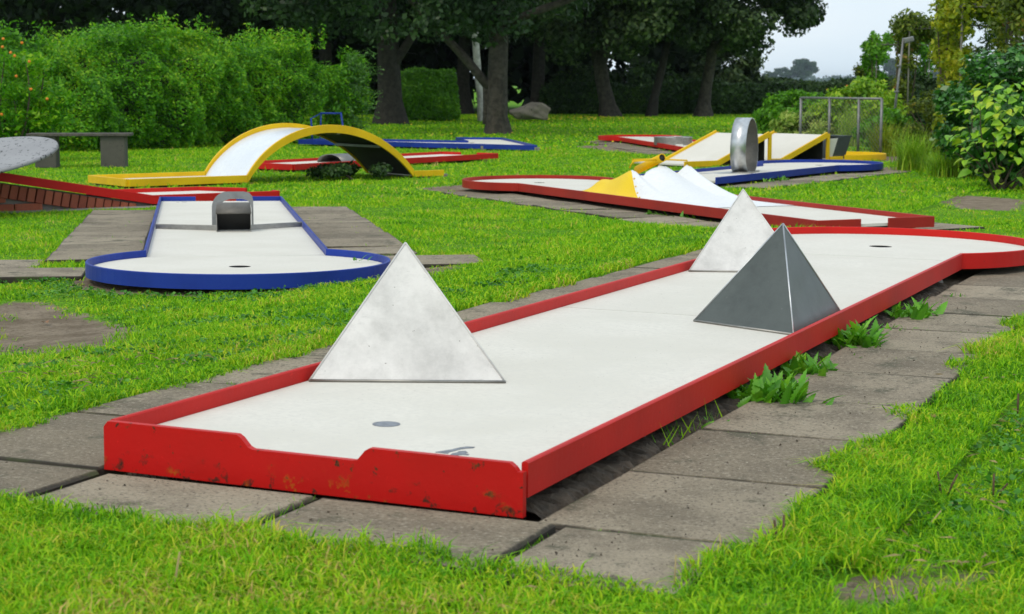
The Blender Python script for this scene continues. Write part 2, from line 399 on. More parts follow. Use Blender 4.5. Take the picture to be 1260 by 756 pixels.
# bare soil patches, outlined on the ground
def patch(*uv): SOIL.append([gpt(u, v)[:2] for u, v in uv])
patch((-30, 372), (40, 369), (90, 385), (168, 402), (172, 414), (130, 432), (70, 440), (30, 430), (-30, 446))
patch((510, 232), (600, 226), (640, 238), (880, 262), (870, 272), (700, 255), (560, 238))
patch((1150, 238), (1260, 246), (1260, 262), (1170, 256))
patch((1075, 190), (1140, 192), (1130, 200), (1080, 200))
patch((1080, 206), (1115, 206), (1110, 212), (1060, 213))
patch((480, 325), (540, 322), (562, 332), (520, 346), (470, 345))
patch((700, 180), (742, 180), (820, 187), (815, 192), (760, 187))
NPATCH = len(SOIL)
def soft_soil(x, y, r=.13):
    t = np.zeros(x.shape)
    for i in range(10):
        a = i*2.4; q = r*math.sqrt((i+.5)/10)
        for p in SOIL[:NPATCH]: t = t+in_poly(x+q*math.cos(a)*1.6, y+q*math.sin(a)*1.6, p)
    return np.clip(t/10, 0, 1)
SPARSE = [[gpt(u, v)[:2] for u, v in q] for q in (
    ((985, 735), (1060, 705), (1150, 690), (1235, 700), (1190, 735), (1060, 760)),
    ((1000, 665), (1060, 655), (1080, 672), (1020, 685)),
    ((0, 405), (45, 395), (50, 430), (0, 440)))]

# ------------------------------------------------------------------ paving
paving = {}
def slab_mesh(sx, sy, seed):
    r = random.Random(seed); bm = bmesh.new(); bmesh.ops.create_cube(bm, size=1); bmesh.ops.scale(bm, vec=(sx, sy, .05), verts=bm.verts)
    bmesh.ops.bevel(bm, geom=bm.edges[:], offset=.006, segments=1, affect='EDGES')
    for v in bm.verts: v.co.x += r.uniform(-.006, .006); v.co.y += r.uniform(-.006, .006)
    me = bpy.data.meshes.new('paving_slab'); bm.to_mesh(me); bm.free(); me.materials.append(M['slab']); return me
SLABS = [slab_mesh(.505, .505, i) for i in range(5)]
def pave(owner, x, y, a, cells, tilt=.006, lift=.030, size=.5):
    """cells: list of (w_centre, l_centre) in a lane's frame"""
    c, s = math.cos(a), math.sin(a)
    for cell in cells:
        w, l = cell[:2]; kx, ky = cell[2:] if len(cell) > 2 else (1, 1)
        w += random.uniform(-.005, .005); l += random.uniform(-.004, .004)
        px, py = x+w*c-l*s, y+w*s+l*c
        o = bpy.data.objects.new('slab', random.choice(SLABS)); COL.objects.link(o); o.parent = owner; o.scale = (kx, ky, 1)
        o.location = (px, py, float(zg(px, py))+lift-.025+random.uniform(-.003, .003))
        o.rotation_euler = (random.uniform(-tilt, tilt), random.uniform(-tilt, tilt), a+random.uniform(-.008, .008)+random.choice((0, math.pi)))
        NOGRASS.append(rect_world(px, py, a, -.24*kx, .24*kx, -.24*ky, .24*ky))
def joint_soil(owner, P, w0, w1, l0, l1, dz):
    nw, nl = max(2, int((w1-w0)/.12)), max(2, int((l1-l0)/.12)); V, Fc = [], []
    c, s = math.cos(P['a']), math.sin(P['a'])
    for i in range(nl+1):
        for k in range(nw+1):
            w, l = w0+(w1-w0)*k/nw, l0+(l1-l0)*i/nl; px, py = P['x']+w*c-l*s, P['y']+w*s+l*c; V.append((px, py, float(zg(px, py))+dz+random.gauss(0, .0015)))
    for i in range(nl):
        for k in range(nw): q = i*(nw+1)+k; Fc.append((q, q+1, q+nw+2, q+nw+1))
    mesh_obj('joint_soil', V, Fc, M['soil'], owner)
def paving_root(): return tag(empty('paving', (0, 0, 0)), kind='structure')
rx, ry, ra = RED['x'], RED['y'], RED['a']
pv = paving_root()
cells = []
for k in range(12): cells.append((.735 if k < 7 else .765, .235+k*.513)+((.86, 1) if k < 7 else ()))                     # along the right rail
for k in range(6): cells.append((1.28, 3.83+k*.513))
for k in range(-2, 2): cells.append((-.197+k*.515, -.226, 1, .70))
cells.append((.755, -.226, .68, .70))                 # row in front
for k in range(13): cells.append((-.715, .235+k*.513, .92, 1))                      # along the left rail
pave(pv, rx, ry, ra, cells)
joint_soil(pv, RED, .51, .93, -.05, 4.3, .016); joint_soil(pv, RED, -1.2, .93, -.38, -.05, .018); joint_soil(pv, RED, -.93, -.50, -.03, 6.6, .016)
BLUE = dict(x=-2.33, y=14.27, zr=CAMZ-.908, a=3.3189, t=.0059, u=-.008, h=.095)
pb = paving_root()
cells = [(s*.76, .2+k*.515) for s in (-1, 1) for k in range(9)]
cells += [(s*w, l) for s in (-1, 1) for w, l in ((1.02, 5.2),)]+[(1.28, 4.68), (1.54, 5.2)]
pave(pb, BLUE['x'], BLUE['y'], BLUE['a'], cells, .014, .024)
MNT = dict(x=2.51, y=12.24, zr=.12, a=R(24), h=.12)
pm = paving_root()
pave(pm, MNT['x'], MNT['y'], MNT['a'], [(-.78, .1+k*.515) for k in range(11)]+[(.80, .4+k*.515) for k in range(7)], .02, .010)
LOOP = dict(x=3.69-5.55*.54, y=21.38-5.55*.84, zr=.10, a=R(-32.7), h=.10)
pl = paving_root()
pave(pl, LOOP['x'], LOOP['y'], LOOP['a'], [(.80, 2.0+k*.515) for k in range(8)], .02, .008)
SPI = dict(x=3.02, y=26.4, zr=.10, a=R(7.7), h=.10)
psn = paving_root()
pave(psn, SPI['x'], SPI['y'], SPI['a'], [(-.80, .2+k*.515) for k in range(11)], .02, .008)

# ------------------------------------------------------------------ lanes
def lane_root(name, label, P):
    o = empty(name, (P['x'], P['y'], P['zr']-P['h']), (P.get('t', 0), P.get('u', 0), P['a']))
    return tag(o, label, 'minigolf lane', 'minigolf lanes on the lawn')
def lane_world(P, w, l):
    c, s = math.cos(P['a']), math.sin(P['a']); return (P['x']+w*c-l*s, P['y']+w*s+l*c)
HW = .47
def feet(root, spots, top, mat='concrete', s=.09):
    for w, l in spots:
        box('foot', (s, s, top+.06), (w, l, (top-.06)/2), M[mat], root, bev=.006)
def circle_lane(name, label, P, col, l0=0., cc=5.52, cr=.735, seams=(2.56,), hole=True, surf=.036, rh=.07, tee='open', board=None, supports=True, n=56):
    """a standard lane: straight run ending in a round target bay with a cup"""
    root = lane_root(name, label, P); H = P['h']; zs = H-surf
    j = cc-math.sqrt(cr*cr-HW*HW); th = .014
    a0 = math.atan2(HW, -(cc-j)); # angle of right joint seen from the centre (w,l) plane -> use (x=w,y=l)
    aj = math.atan2(j-cc, HW)     # right joint
    bay = arc(0, cc, cr, aj, math.pi-aj, n)
    band('rail', [(HW, l0+.02, H), (HW, j, H)], rh, th, M[col], root, side=-1)
    band('rail', [(-HW, l0+.02, H), (-HW, j, H)], rh, th, M[col], root, side=1)
    band('bay_rail', [(x, y, H) for x, y in bay], rh, th, M[col], root, side=-1)
    cuts = [l0+.016]+[s for s in seams if s > l0+.2]+[j]
    g = .003
    for a, b in zip(cuts[:-1], cuts[1:]):
        plate('panel', [(-HW+.002, a+g), (HW-.002, a+g), (HW-.002, b-g), (-HW+.002, b-g)], zs, .02, M['white'], root)
    inner = arc(0, cc, cr-.003, aj, math.pi-aj, n)
    hp = [arc(0, cc, .055, 0, 2*math.pi, 24)[:-1]] if hole else []
    bayp = plate('panel', inner+[(-HW+.002, j+g), (HW-.002, j+g)], zs, .02, M['white'], root, hp)
    if hole:
        V, Fc = [], []
        for z in (zs-.001, zs-.075):
            V += [(x, y, z) for x, y in arc(0, cc, .0545, 0, 2*math.pi, 24)[:-1]]
        for i in range(24): Fc.append((i, (i+1) % 24, 24+(i+1) % 24, 24+i))
        Fc.append(tuple(24+i for i in range(24)))
        mesh_obj('cup', V, Fc, M['black'], bayp)
    if supports:
        feet(root, [(s*.22, l) for s in (-1, 1) for l in (l0+.5, l0+2.0, j-.3)]+[(0, cc)], H-rh+.005, 'underside')
    box('underframe', (.80, j-l0-.2, .03), (0, (j+l0)/2, zs-.036), M['underside'], root)
    NOGRASS.append([lane_world(P, x, y) for x, y in [(-HW, l0-.02), (HW, l0-.02), (HW, j)]+bay+[(-HW, j)]])
    SOIL.append([lane_world(P, x*1.12, cc+(y-cc)*1.06) for x, y in [(-HW, l0-.0), (HW, l0-.0), (HW, j)]+bay+[(-HW, j)]])
    return root, zs
# --- red pyramid lane
red, zs = circle_lane('minigolf_lane', 'long white minigolf lane with red rails and three pyramids standing on it', RED, 'red', seams=(2.56,), n=72)
H = RED['h']
prof = [(-.484, H-.012), (-.474, H), (-.155, H), (-.145, H-.006), (-.128, H-.024), (-.118, H-.028), (.115, H-.028), (.125, H-.026), (.142, H-.006), (.152, H), (.455, H), (.466, H-.008), (.472, H-.016), (.484, H-.016),
        (.484, H-.105), (-.484, H-.105)]
V = [(x, -.004, z) for x, z in prof]+[(x, .012, z) for x, z in prof]; k = len(prof)
Fc = [tuple(range(k)), tuple(range(k, 2*k))[::-1]]+[(i, i+k, (i+1) % k+k, (i+1) % k) for i in range(k)]
o = mesh_obj('front_board', V, Fc, M['red_board'], red)
bm = bmesh.new(); bm.from_mesh(o.data); bmesh.ops.recalc_face_normals(bm, faces=bm.faces); bm.to_mesh(o.data); bm.free()
def flat_mark(name, pts, z, mat, parent):
    return plate(name, pts, z+.0012, .0024, mat, parent)
flat_mark('tee_mark', arc(-.02, .40, .031, 0, 2*math.pi, 28)[:-1], zs, M['mark'], red)
def red_local(u, v, dz):
    d = Vector(ray(u, v)); Rm = Euler((RED['t'], RED['u'], RED['a'])).to_matrix(); o = Vector((RED['x'], RED['y'], RED['zr']-CAMZ))
    dl = Rm.transposed() @ d; oo = -(Rm.transposed() @ o); k = (dz-oo.z)/dl.z; q = oo+dl*k; return (q.x, q.y+.012)
num = [(531.2, 558.3), (538, 557.2), (552, 555), (562, 552.6), (571, 551.4), (580.5, 551.9), (578, 553.2), (571, 553.6), (563, 554.6), (556, 556.6), (549, 558.2), (547, 560), (540, 559.4)]
flat_mark('painted_mark', [red_local(u, v, -.036) for u, v in num], zs, M['mark'], red)
num2 = [(549.5, 561.9), (553, 559.7), (558, 558.9), (561, 557.2), (569, 556.9), (571.5, 558.8), (568, 559.6), (573.2, 561), (572, 562), (565, 561.4), (560, 562.2), (553, 562.8)]
flat_mark('painted_mark', [red_local(u, v, -.036) for u, v in num2], zs, M['mark'], red)
tube('support_pipe', [(.40, .86, -.02), (.40, .86, H-.06)], .03, M['galv'], red, 12)
def pyramid(label, base, apex, mat, seam=None):
    """three sloping sheet faces standing on the red lane; base points and apex in the lane's frame"""
    root = empty('pyramid', (RED['x'], RED['y'], RED['zr']-RED['h']), (RED['t'], RED['u'], RED['a'])); tag(root, label, 'pyramid', 'pyramids on the red railed lane')
    B = [Vector((w, l, zs+.004)) for w, l in base]; A = Vector(apex)
    cen = (B[0]+B[1]+B[2])/3
    for i in range(3):
        p, q = B[i], B[(i+1) % 3]; nrm = (q-p).cross(A-p).normalized()
        if nrm.dot(p-cen) < 0: nrm = -nrm
        e = .0; t = .004
        sh = [p, q, A]; ins = [v-nrm*t for v in sh]
        # slightly dished grid so that the sheet is not a perfect plane
        N = 14; Vv, idx = [], {}
        rr = random.Random(i*7+int(abs(base[0][1])*100)); ph = [rr.uniform(0, 6.28) for _ in range(4)]
        for a in range(N+1):
            for b in range(N+1-a):
                c = N-a-b; v = (p*c+q*b+A*a)/N
                m = min(a, b, c)/N; d = -.004*min(1, m*6)*(.5+.5*math.sin(a*.7+ph[0])*math.cos(b*.6+ph[1]))
                idx[a, b] = len(Vv); Vv.append(v+nrm*d)
        Ff = []
        for a in range(N):
            for b in range(N-a):
                Ff.append((idx[a, b], idx[a, b+1], idx[a+1, b]))
                if b < N-a-1: Ff.append((idx[a, b+1], idx[a+1, b+1], idx[a+1, b]))
        mesh_obj('face', Vv, Ff, mat, root, True)
    for i in range(3):
        tube('edge_weld', [B[i], A], .0028, M['steel'] if seam else mat, root, 6)
        tube('base_edge', [B[i], B[(i+1) % 3]], .004, M['steel_dull'], root, 6)
    return root
PYR = {}
pyramid('white worn pyramid beside the tee mark', [(-.455, .815), (-.007, 1.026), (-.455, 1.43)], (-.345, 1.13, H+.299), M['pyr_white'])
pyramid('white pyramid standing behind the slate grey one', [(-.445, 3.90), (-.02, 4.09), (-.445, 4.5)], (-.33, 4.26, H+.29), M['pyr_white'])
pyramid('slate grey pyramid against the red rail', [(.052, 2.41), (.425, 2.244), (.425, 2.871)], (.305, 2.53, H+.285), M['pyr_grey'], True)

# --- blue lane with the steel scoop
blue, zs = circle_lane('minigolf_lane', 'white minigolf lane with blue rails, round bay and small steel scoop', BLUE, 'blue', seams=(2.2, 4.9), n=64)
H = BLUE['h']
for a, b in ((-.484, -.12), (.20, .484)): band('end_rail', [(a, 0, H), (b, 0, H)], .07, .014, M['blue'], blue)
box('lane_number', (.001, .001, .001), (0, 0, -.5), M['mark'], blue) if False else None
for w0, w1 in ((.27, .31), (.33, .35)): flat_mark('painted_mark', [(w0, .12), (w1, .12), (w1, .15), (w0, .145)], zs, M['mark'], blue)
sc = empty('steel_scoop', lane_world(BLUE, 0, 0)+(0,)); bpy.context.view_layer.update()
def on_lane(P, w, l, z):
    m = Matrix.Translation((P['x'], P['y'], P['zr']-P['h'])) @ Euler((P.get('t', 0), P.get('u', 0), P['a'])).to_matrix().to_4x4()
    return m @ Vector((w, l, z))
sc.location = on_lane(BLUE, -.03, 3.10, zs); sc.rotation_euler = (0, 0, BLUE['a']-R(2)); tag(sc, 'small hooded steel scoop obstacle on the blue railed lane', 'scoop')
# frame of the scoop: x lateral, y towards the camera
def sheet(name, P, y0, y1, mat, parent, th=.003):
    """bent sheet: profile P in (x,z) run along y"""
    V, Fc = [], []; n = len(P)
    for y in (y0, y1):
        for x, z in P: V.append((x, y, z))
    for i in range(n-1): Fc.append((i, i+1, n+i+1, n+i))
    o = mesh_obj(name, V, Fc, mat, parent, True); m = o.modifiers.new('s', 'SOLIDIFY'); m.thickness = th; m.offset = 0
    return o
hwid = .105
for s in (-1, 1):
    P = [(.0, .0), (.16, 0), (.16, .115), (.13, .15), (.0, .10)]
    V = [(s*hwid, y, z) for y, z in P]
    o = mesh_obj('side_plate', V, [tuple(range(5))], M['steel_dull'], sc); m = o.modifiers.new('s', 'SOLIDIFY'); m.thickness = .004; m.offset = 0
mesh_obj('back_plate', [(-hwid, .03, .002), (hwid, .03, .002), (hwid, .10, .112), (-hwid, .10, .112)], [(0, 1, 2, 3)], M['black'], sc)
mesh_obj('roof_plate', [(-hwid, .10, .112), (hwid, .10, .112), (hwid, .16, .113), (-hwid, .16, .113)], [(0, 1, 2, 3)], M['black'], sc)
V, Fc = [], []
for i in range(13):                                                # hood plate, rising and curling backwards
    t = i/12; y = .165-.11*math.sin(t*math.pi/2)*t; z = .113+.062*math.sin(t*math.pi/2)
    for x in (-hwid-.004, hwid+.004): V.append((x*(1-.06*t), y, z))
for i in range(12): Fc.append((2*i, 2*i+1, 2*i+3, 2*i+2))
o = mesh_obj('hood', V, Fc, M['hood'], sc, True); m = o.modifiers.new('s', 'SOLIDIFY'); m.thickness = .003
def ring_path(x0, x1, r, top, n=9):
    L = [(x1, 0.), (x1, top-r)]+[(x1-r+r*math.cos(a), top-r+r*math.sin(a)) for a in np.linspace(.1, math.pi/2, n)]
    return L+[(x0+.06, top), (x0+.025, top-.008), (x0+.006, top-.03), (x0, top-.06), (x0, 0.)]
o_, i_ = ring_path(-.122, .138, .10, .235), ring_path(-.110, .100, .085, .190)
V = [(x, -.035+z*-.25, z) for x, z in o_]+[(x, -.035+z*-.25, z) for x, z in i_]; q = len(o_)
o = mesh_obj('arch_band', V, [(i, i+1, q+i+1, q+i) for i in range(q-1)], M['steel_mid'], sc, False); m = o.modifiers.new('s', 'SOLIDIFY'); m.thickness = .012
for s, w0, l0, w1, l1 in ((1, .10, .04, .49, -.13), (-1, -.10, .04, -.43, -.16)):
    band('guide_bar', [(w0, l0, .035), (w1, l1, .035)], .033, .010, M['steel_dull'], sc)

# --- lane with the painted mountains
mnt, zs = circle_lane('minigolf_lane', 'red railed lane carrying yellow and white painted mountains', MNT, 'red_old', seams=(1.74, 3.99), rh=.075)
H = MNT['h']
for a, b in ((-.484, -.13), (.10, .484)): band('end_rail', [(a, 0, H), (b, 0, H)], .075, .014, M['red_old'], mnt)
hill = empty('mountain_obstacle', on_lane(MNT, 0, 0, zs), (0, 0, MNT['a'])); tag(hill, 'painted mountain obstacle, yellow slope on one side, white ramps and three peaks', 'obstacle')
def hh(l, w):
    lp = 3.10+.04*math.sin(w*9); e = float(sm(.473, .27, abs(w)))
    G = lambda c, q: math.exp(-((w-c)/q)**2)
    near = .24*G(-.29, .15); mid = .270*(.92*G(0, .36)+.08*G(0, .14)); far = .275*(.88*G(.31, .26)+.12*G(.31, .14))
    if l < lp:
        p = max(0, (l-1.75)/(lp-1.75)); q = .6*p*p+.4*p**2.4
        h = max(near*p**3, mid*q, far*q)
    else:
        p = max(0, 1-(l-lp)/(4.02-lp)); q = .7*p+.3*p*p
        h = max(near, mid*.9, far*.9)*q+.045*math.exp(-((l-3.62)/.13)**2)*G(-.30, .14)
    return float(h*(.02+.98*e))
def seam(w): return 2.42+min(max((w+.47)/.20, 0), 1)**.8*.70
for nm, mat, white in (('white_slope', 'white_hill', True), ('yellow_slope', 'yellow_hill', False)):
    V, Fc = [], []; nw, nl = 48, 46
    for i in range(nw+1):
        w = -.468+.936*i/nw; s = seam(w)
        for k in range(nl+1):
            t = k/nl; l = 1.75+(s-1.75)*t if white else s+(4.02-s)*t
            V.append((w, l, hh(l, w)+.0035))
    for i in range(nw):
        for k in range(nl): a = i*(nl+1)+k; Fc.append((a, a+1, a+nl+2, a+nl+1))
    slope_ = mesh_obj(nm, V, Fc, M[mat], hill, True)
for i in range(6):
    t = .15+.13*i; w = -.47+.2*t; l = seam(w)-.03; box('rivet', (.012, .012, .012), (w, l, hh(l, w)+.006), M['yellow'], slope_, bev=.002)
P0, P1 = Vector((.0, 3.06, .335)), Vector((.0, 3.50, .215))
V, Fc = tube_data([P0, P0.lerp(P1, .5), P1], .036, 16, False)
o = pipe_ = mesh_obj('pipe', V, Fc, M['yellow'], hill, True); m = o.modifiers.new('s', 'SOLIDIFY'); m.thickness = .006; m.offset = -1
tube('pipe_inner_shade', [P0.lerp(P1, .02), P0.lerp(P1, .98)], .0290, M['black'], pipe_, 16, True)  # black plug painted as the darkness inside the hollow pipe
tube('rod', [(-.27, 3.14, .25), (-.25, 3.12, .305), (-.04, 3.10, .318)], .007, M['yellow'], hill, 6)
tube('rod', [(.04, 3.10, .318), (.27, 3.12, .305), (.29, 3.14, .27)], .007, M['yellow'], hill, 6)

# --- blue lane with the steel loop
loop, zs = circle_lane('minigolf_lane', 'blue railed lane with round bay where a steel loop stands', LOOP, 'blue', l0=1.75, seams=(3.2,), hole=True)
lp = empty('steel_loop', on_lane(LOOP, -.02, 3.45, zs), (0, 0, R(-18))); tag(lp, 'upright steel loop ring standing on a blue railed lane', 'loop')
V, Fc = [], []; n = 48
for i in range(n+1):
    a = -math.pi/2+2*math.pi*i/n; sx = .03-.06*i/n
    for dx in (-.085, .085): V.append((sx+dx+.01, math.cos(a)*.29, .30+math.sin(a)*.295))
for i in range(n): Fc.append((2*i, 2*i+1, 2*i+3, 2*i+2))
o = mesh_obj('ring', V, Fc, M['steel_loop'], lp, True); m = o.modifiers.new('s', 'SOLIDIFY'); m.thickness = .009; m.offset = 0
V = [(v[0], v[1]*.975, .30+(v[2]-.30)*.975) for v in V]
mesh_obj('ring_inner_shade', V, Fc, M['hood'], o, True)  # added inner sheet, its dark colour stands in for the shaded inside
V, Fc = [], []
for i in range(9):
    t = i/8
    for dx in (-.115, .095): V.append((dx-.30*(1-t)**1.3, -.02-.36*(1-t), .004+.012*t*t))
for i in range(8): Fc.append((2*i, 2*i+1, 2*i+3, 2*i+2))
o = mesh_obj('run_in', V, Fc, M['steel'], lp, True); m = o.modifiers.new('s', 'SOLIDIFY'); m.thickness = .005
box('foot_plate', (.16, .5, .012), (.05, .05, .008), M['steel_dull'], lp)

# --- far red lane with the steel spiral
spi, zs = circle_lane('minigolf_lane', 'far red railed lane with a low steel spiral', SPI, 'red', seams=(2.5,), hole=False)
sp = empty('steel_spiral', on_lane(SPI, -.20, 2.0, zs), (0, 0, 0)); tag(sp, 'low steel spiral ring on the far red railed lane', 'ring')
P = [(.30*math.cos(a)*(1+.03*a/6), .30*math.sin(a)*(1+.03*a/6), .12) for a in np.linspace(-1.1, 4.75, 50)]
band('ring_wall', P, .118, .006, M['steel_dull'], sp)
tube('top_wire', [(p[0], p[1], .122) for p in P], .006, M['steel'], sp, 6)

# --- red lane half hidden behind the yellow bridge, with a grey tube
TUB = dict(x=-.58, y=24.38, zr=.10, a=R(144), h=.10); root = lane_root('minigolf_lane', 'red railed lane with grey half tube, passing behind the yellow bridge', TUB); H = .10
for s in (-1, 1): band('rail', [(s*HW, .02, H), (s*HW, 4.0, H)], .07, .02, M['red'], root, side=-s)
band('end_rail', [(-HW, 4.0, H), (HW, 4.0, H)], .07, .02, M['red'], root)
for a, b in ((-.49, -.14), (.14, .49)): band('end_rail', [(a, 0, H), (b, 0, H)], .07, .02, M['red'], root)
for a, b in ((.02, 1.98), (1.985, 3.99)): plate('panel', [(-HW, a), (HW, a), (HW, b), (-HW, b)], H-.036, .02, M['white'], root)
feet(root, [(s*.38, l) for s in (-1, 1) for l in (.3, 2, 3.7)], H-.06)
NOGRASS.append(rect_world(TUB['x'], TUB['y'], TUB['a'], -.5, .5, -.02, 4.05))
tb = empty('half_tube', on_lane(TUB, 0, 2.55, H-.036), (0, 0, TUB['a'])); tag(tb, 'grey half tube tunnel lying on the lane behind the yellow bridge', 'tunnel')
prof = [(.20*math.cos(a), .10*math.sin(a)) for a in np.linspace(0, math.pi, 18)]
sheet('shell', prof, -.30, .30, M['steel_mid'], tb, .008)
sheet('end_rim', [(x*1.03, z*1.03) for x, z in prof], -.31, -.29, M['steel_dull'], tb, .006)

# --- blue angled lane
def poly_lane(name, label, pts, zr, h, col, surf=.036, rail_gaps=()):
    cx, cy = pts[0]; root = tag(empty(name, (cx, cy, zr-h)), label, 'minigolf lane', 'minigolf lanes on the lawn')
    q = [(x-cx, y-cy) for x, y in pts]; n = len(q)
    plate('panel', q, h-surf, .02, M['white'], root)
    for i in range(n):
        if i in rail_gaps: continue
        a, b = Vector(q[i]), Vector(q[(i+1) % n]); band('rail', [(*a, h), (*b, h)], .075, .02, M[col], root, side=-1)
    for x, y in q[::2]: box('foot', (.08, .08, h), (x*.96+.02, y*.96, h/2-.03), M['concrete'], root)
    NOGRASS.append(pts); return root
pts = [(.36, 27.1), (.10, 29.0), (-.19, 30.9), (-.96, 31.1), (-.72, 29.3), (-1.7, 29.75), (-3.05, 30.6), (-3.55, 29.85), (-2.18, 28.97), (-1.33, 28.25), (-.5, 27.75)]
ang = poly_lane('minigolf_lane', 'far blue railed lane bending at an angle', pts, .10, .10, 'blue')
bf = empty('blue_gate_frame', (-3.25, 29.85, .06)); tag(bf, 'dark blue steel gate frame rising behind the yellow bridge', 'gate frame')
tube('post', [(.47, -.03, 0), (.40, 0, .49)], .016, M['blue'], bf, 6); tube('post', [(.05, 0, 0), (.07, .02, .48)], .012, M['blue'], bf, 6)
tube('post', [(-.06, -.15, 0), (-.08, -.15, .40)], .014, M['blue'], bf, 6); tube('top_bar', [(.06, .01, .475), (.41, 0, .475)], .014, M['blue'], bf, 6)
tube('top_bar', [(-.08, -.15, .39), (.07, .02, .475)], .008, M['blue'], bf, 6)

# --- yellow bridge lane
BR = dict(x=-3.80, y=17.72, a=R(36)-math.pi/2, h=.10, zr=.10)
br = lane_root('minigolf_lane', 'yellow railed lane vaulting over in a high glossy white arch', BR)
L1, L2, LE, AH, W0 = 1.30, 3.34, 3.74, .50, -.94
def zarch(l):
    if l <= L1 or l >= L2: return 0.
    c = (L2-L1)/2; Rr = (c*c+AH*AH)/(2*AH); x = ((l-L1)/(L2-L1))**.95*(L2-L1)-c
    return math.sqrt(Rr*Rr-x*x)-(Rr-AH)
ls = [.02, .7, L1]+[L1+(L2-L1)*i/40 for i in range(1, 40)]+[L2, LE]
for w, sd in ((0., -1), (W0, 1)):
    arcp = [l for l in ls if L1 <= l <= L2]
    band('arch_rail', [(w, l, .085+zarch(l)+.015) for l in arcp], .085, .03, M['yellow'], br, side=sd)
    band('rail', [(w, -.01, .095), (w, L1-.004, .095)], .075, .03, M['yellow'], br, side=sd)
    band('rail', [(w, L2+.004, .08), (w, LE, .08)], .065, .03, M['yellow'], br, side=sd)
band('end_rail', [(W0, -.01, .095), (0, -.01, .095)], .075, .03, M['yellow'], br, side=-1)
plate('panel', [(W0+.002, .0), (-.002, .0), (-.002, L1), (W0+.002, L1)], .05, .02, M['white'], br)
plate('panel', [(W0+.002, L2+.004), (-.002, L2+.004), (-.002, LE), (W0+.002, LE)], .045, .02, M['white'], br)
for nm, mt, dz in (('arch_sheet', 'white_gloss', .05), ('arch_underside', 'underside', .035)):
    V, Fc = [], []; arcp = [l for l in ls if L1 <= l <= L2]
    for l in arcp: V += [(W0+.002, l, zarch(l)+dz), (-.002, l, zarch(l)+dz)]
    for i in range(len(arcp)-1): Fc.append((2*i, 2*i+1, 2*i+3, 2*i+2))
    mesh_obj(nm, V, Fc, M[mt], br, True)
for lx in (1.9, 2.41, 2.92): box('cross_strut', (.92, .04, .025), (W0/2, lx, zarch(lx)+.012), M['galv'], br)
feet(br, [(w, l) for w in (-.85, -.08) for l in (.15, 1.3, 3.5, 3.8)], .03, s=.08)
NOGRASS.append(rect_world(BR['x'], BR['y'], BR['a'], -.98, .04, -.03, L1)); NOGRASS.append(rect_world(BR['x'], BR['y'], BR['a'], -.98, .04, L2, LE))

# --- wedge ramps with yellow rails
WR = dict(x=2.57, y=22.44, a=R(37.5)-math.pi/2, h=.05, zr=.05)
wr = lane_root('minigolf_lane', 'yellow railed lane with two steep white wedge ramps', WR)
def ramp_part(l0, l1, z0, z1):
    pl_ = [(W0, l0, z0), (0, l0, z0), (0, l1, z1), (W0, l1, z1)]
    V = [Vector(p) for p in pl_]+[Vector(p)-Vector((0, 0, .02)) for p in pl_]
    mesh_obj('ramp_board', V, [(0, 1, 2, 3), (7, 6, 5, 4), (0, 4, 5, 1), (1, 5, 6, 2), (2, 6, 7, 3), (3, 7, 4, 0)], M['white'], wr)
    for w, s in ((0, -1), (W0, 1)):
        band('ramp_rail', [(w, l0, z0+.035), (w, l1, z1+.035)], .075, .028, M['yellow'], wr, side=s)
        box('post', (.03, .045, z1+.04), (w-s*.014, l1+.024, (z1+.03)/2-.02), M['yellow'], wr)
    box('ramp_shade_sheet', (.86, .012, z1-.04), (W0/2, l1-.02, (z1-.04)/2), M['underside'], wr)  # added dark sheet stands in for the shade below the open ramp
plate('panel', [(W0, -.55), (0, -.55), (0, 0), (W0, 0)], .04, .02, M['white'], wr)
for w, s in ((0, -1), (W0, 1)):
    band('rail', [(w, -.56, .075), (w, -.004, .075)], .07, .028, M['yellow'], wr, side=s); band('rail', [(w, .955, .07), (w, 1.146, .07)], .065, .028, M['yellow'], wr, side=s)
    band('rail', [(w, 2.06, .07), (w, 2.30, .07)], .065, .028, M['yellow'], wr, side=s)
plate('panel', [(W0, .955), (0, .955), (0, 1.146), (W0, 1.146)], .035, .02, M['white'], wr)
ramp_part(0, .90, .04, .385); ramp_part(1.15, 1.99, .04, .36)
bay = arc(W0/2, 2.75, .62, -2.2, 2.2+math.pi-1.259, 36)
bay = arc(W0/2, 2.75, .62, math.atan2(-.40, .47), math.pi-math.atan2(-.40, .47), 36)
plate('panel', bay+[(W0, 2.07), (0, 2.07)], .035, .02, M['white'], wr)
band('bay_rail', [(x, y, .085) for x, y in bay], .08, .028, M['yellow'], wr, side=-1)
mesh_obj('white_wing', [(-.01, 2.045, .03), (-.01, 2.13, .03), (-.01, 2.25, .31), (-.01, 2.045, .30)], [(0, 1, 2, 3)], M['white'], wr).modifiers.new('s', 'SOLIDIFY').thickness = .012
mesh_obj('catch_side', [(.0, 2.12, .035), (.0, 2.36, .035), (.0, 2.48, .325), (.0, 2.24, .325)], [(0, 1, 2, 3)], M['dark_green'], wr).modifiers.new('s', 'SOLIDIFY').thickness = .016
V = []
for y0, y1 in ((2.24, 2.34), (2.27, 2.37)): pass
P = [(-.90, 2.22, .035), (-.03, 2.22, .035), (-.03, 2.35, .32), (-.90, 2.35, .32)]
V = [Vector(p) for p in P]+[Vector(p)+Vector((0, .14, 0)) for p in P]
cb_ = mesh_obj('catch_board', V, [(3, 2, 1, 0), (4, 5, 6, 7), (0, 1, 5, 4), (1, 2, 6, 5), (2, 3, 7, 6), (3, 0, 4, 7)], M['dark_green'], wr)
box('catch_rim', (.92, .18, .02), (W0/2, 2.42, .33), M['dark_green'], cb_)
NOGRASS.append(rect_world(WR['x'], WR['y'], WR['a'], -1.0, .05, -.58, 2.4))

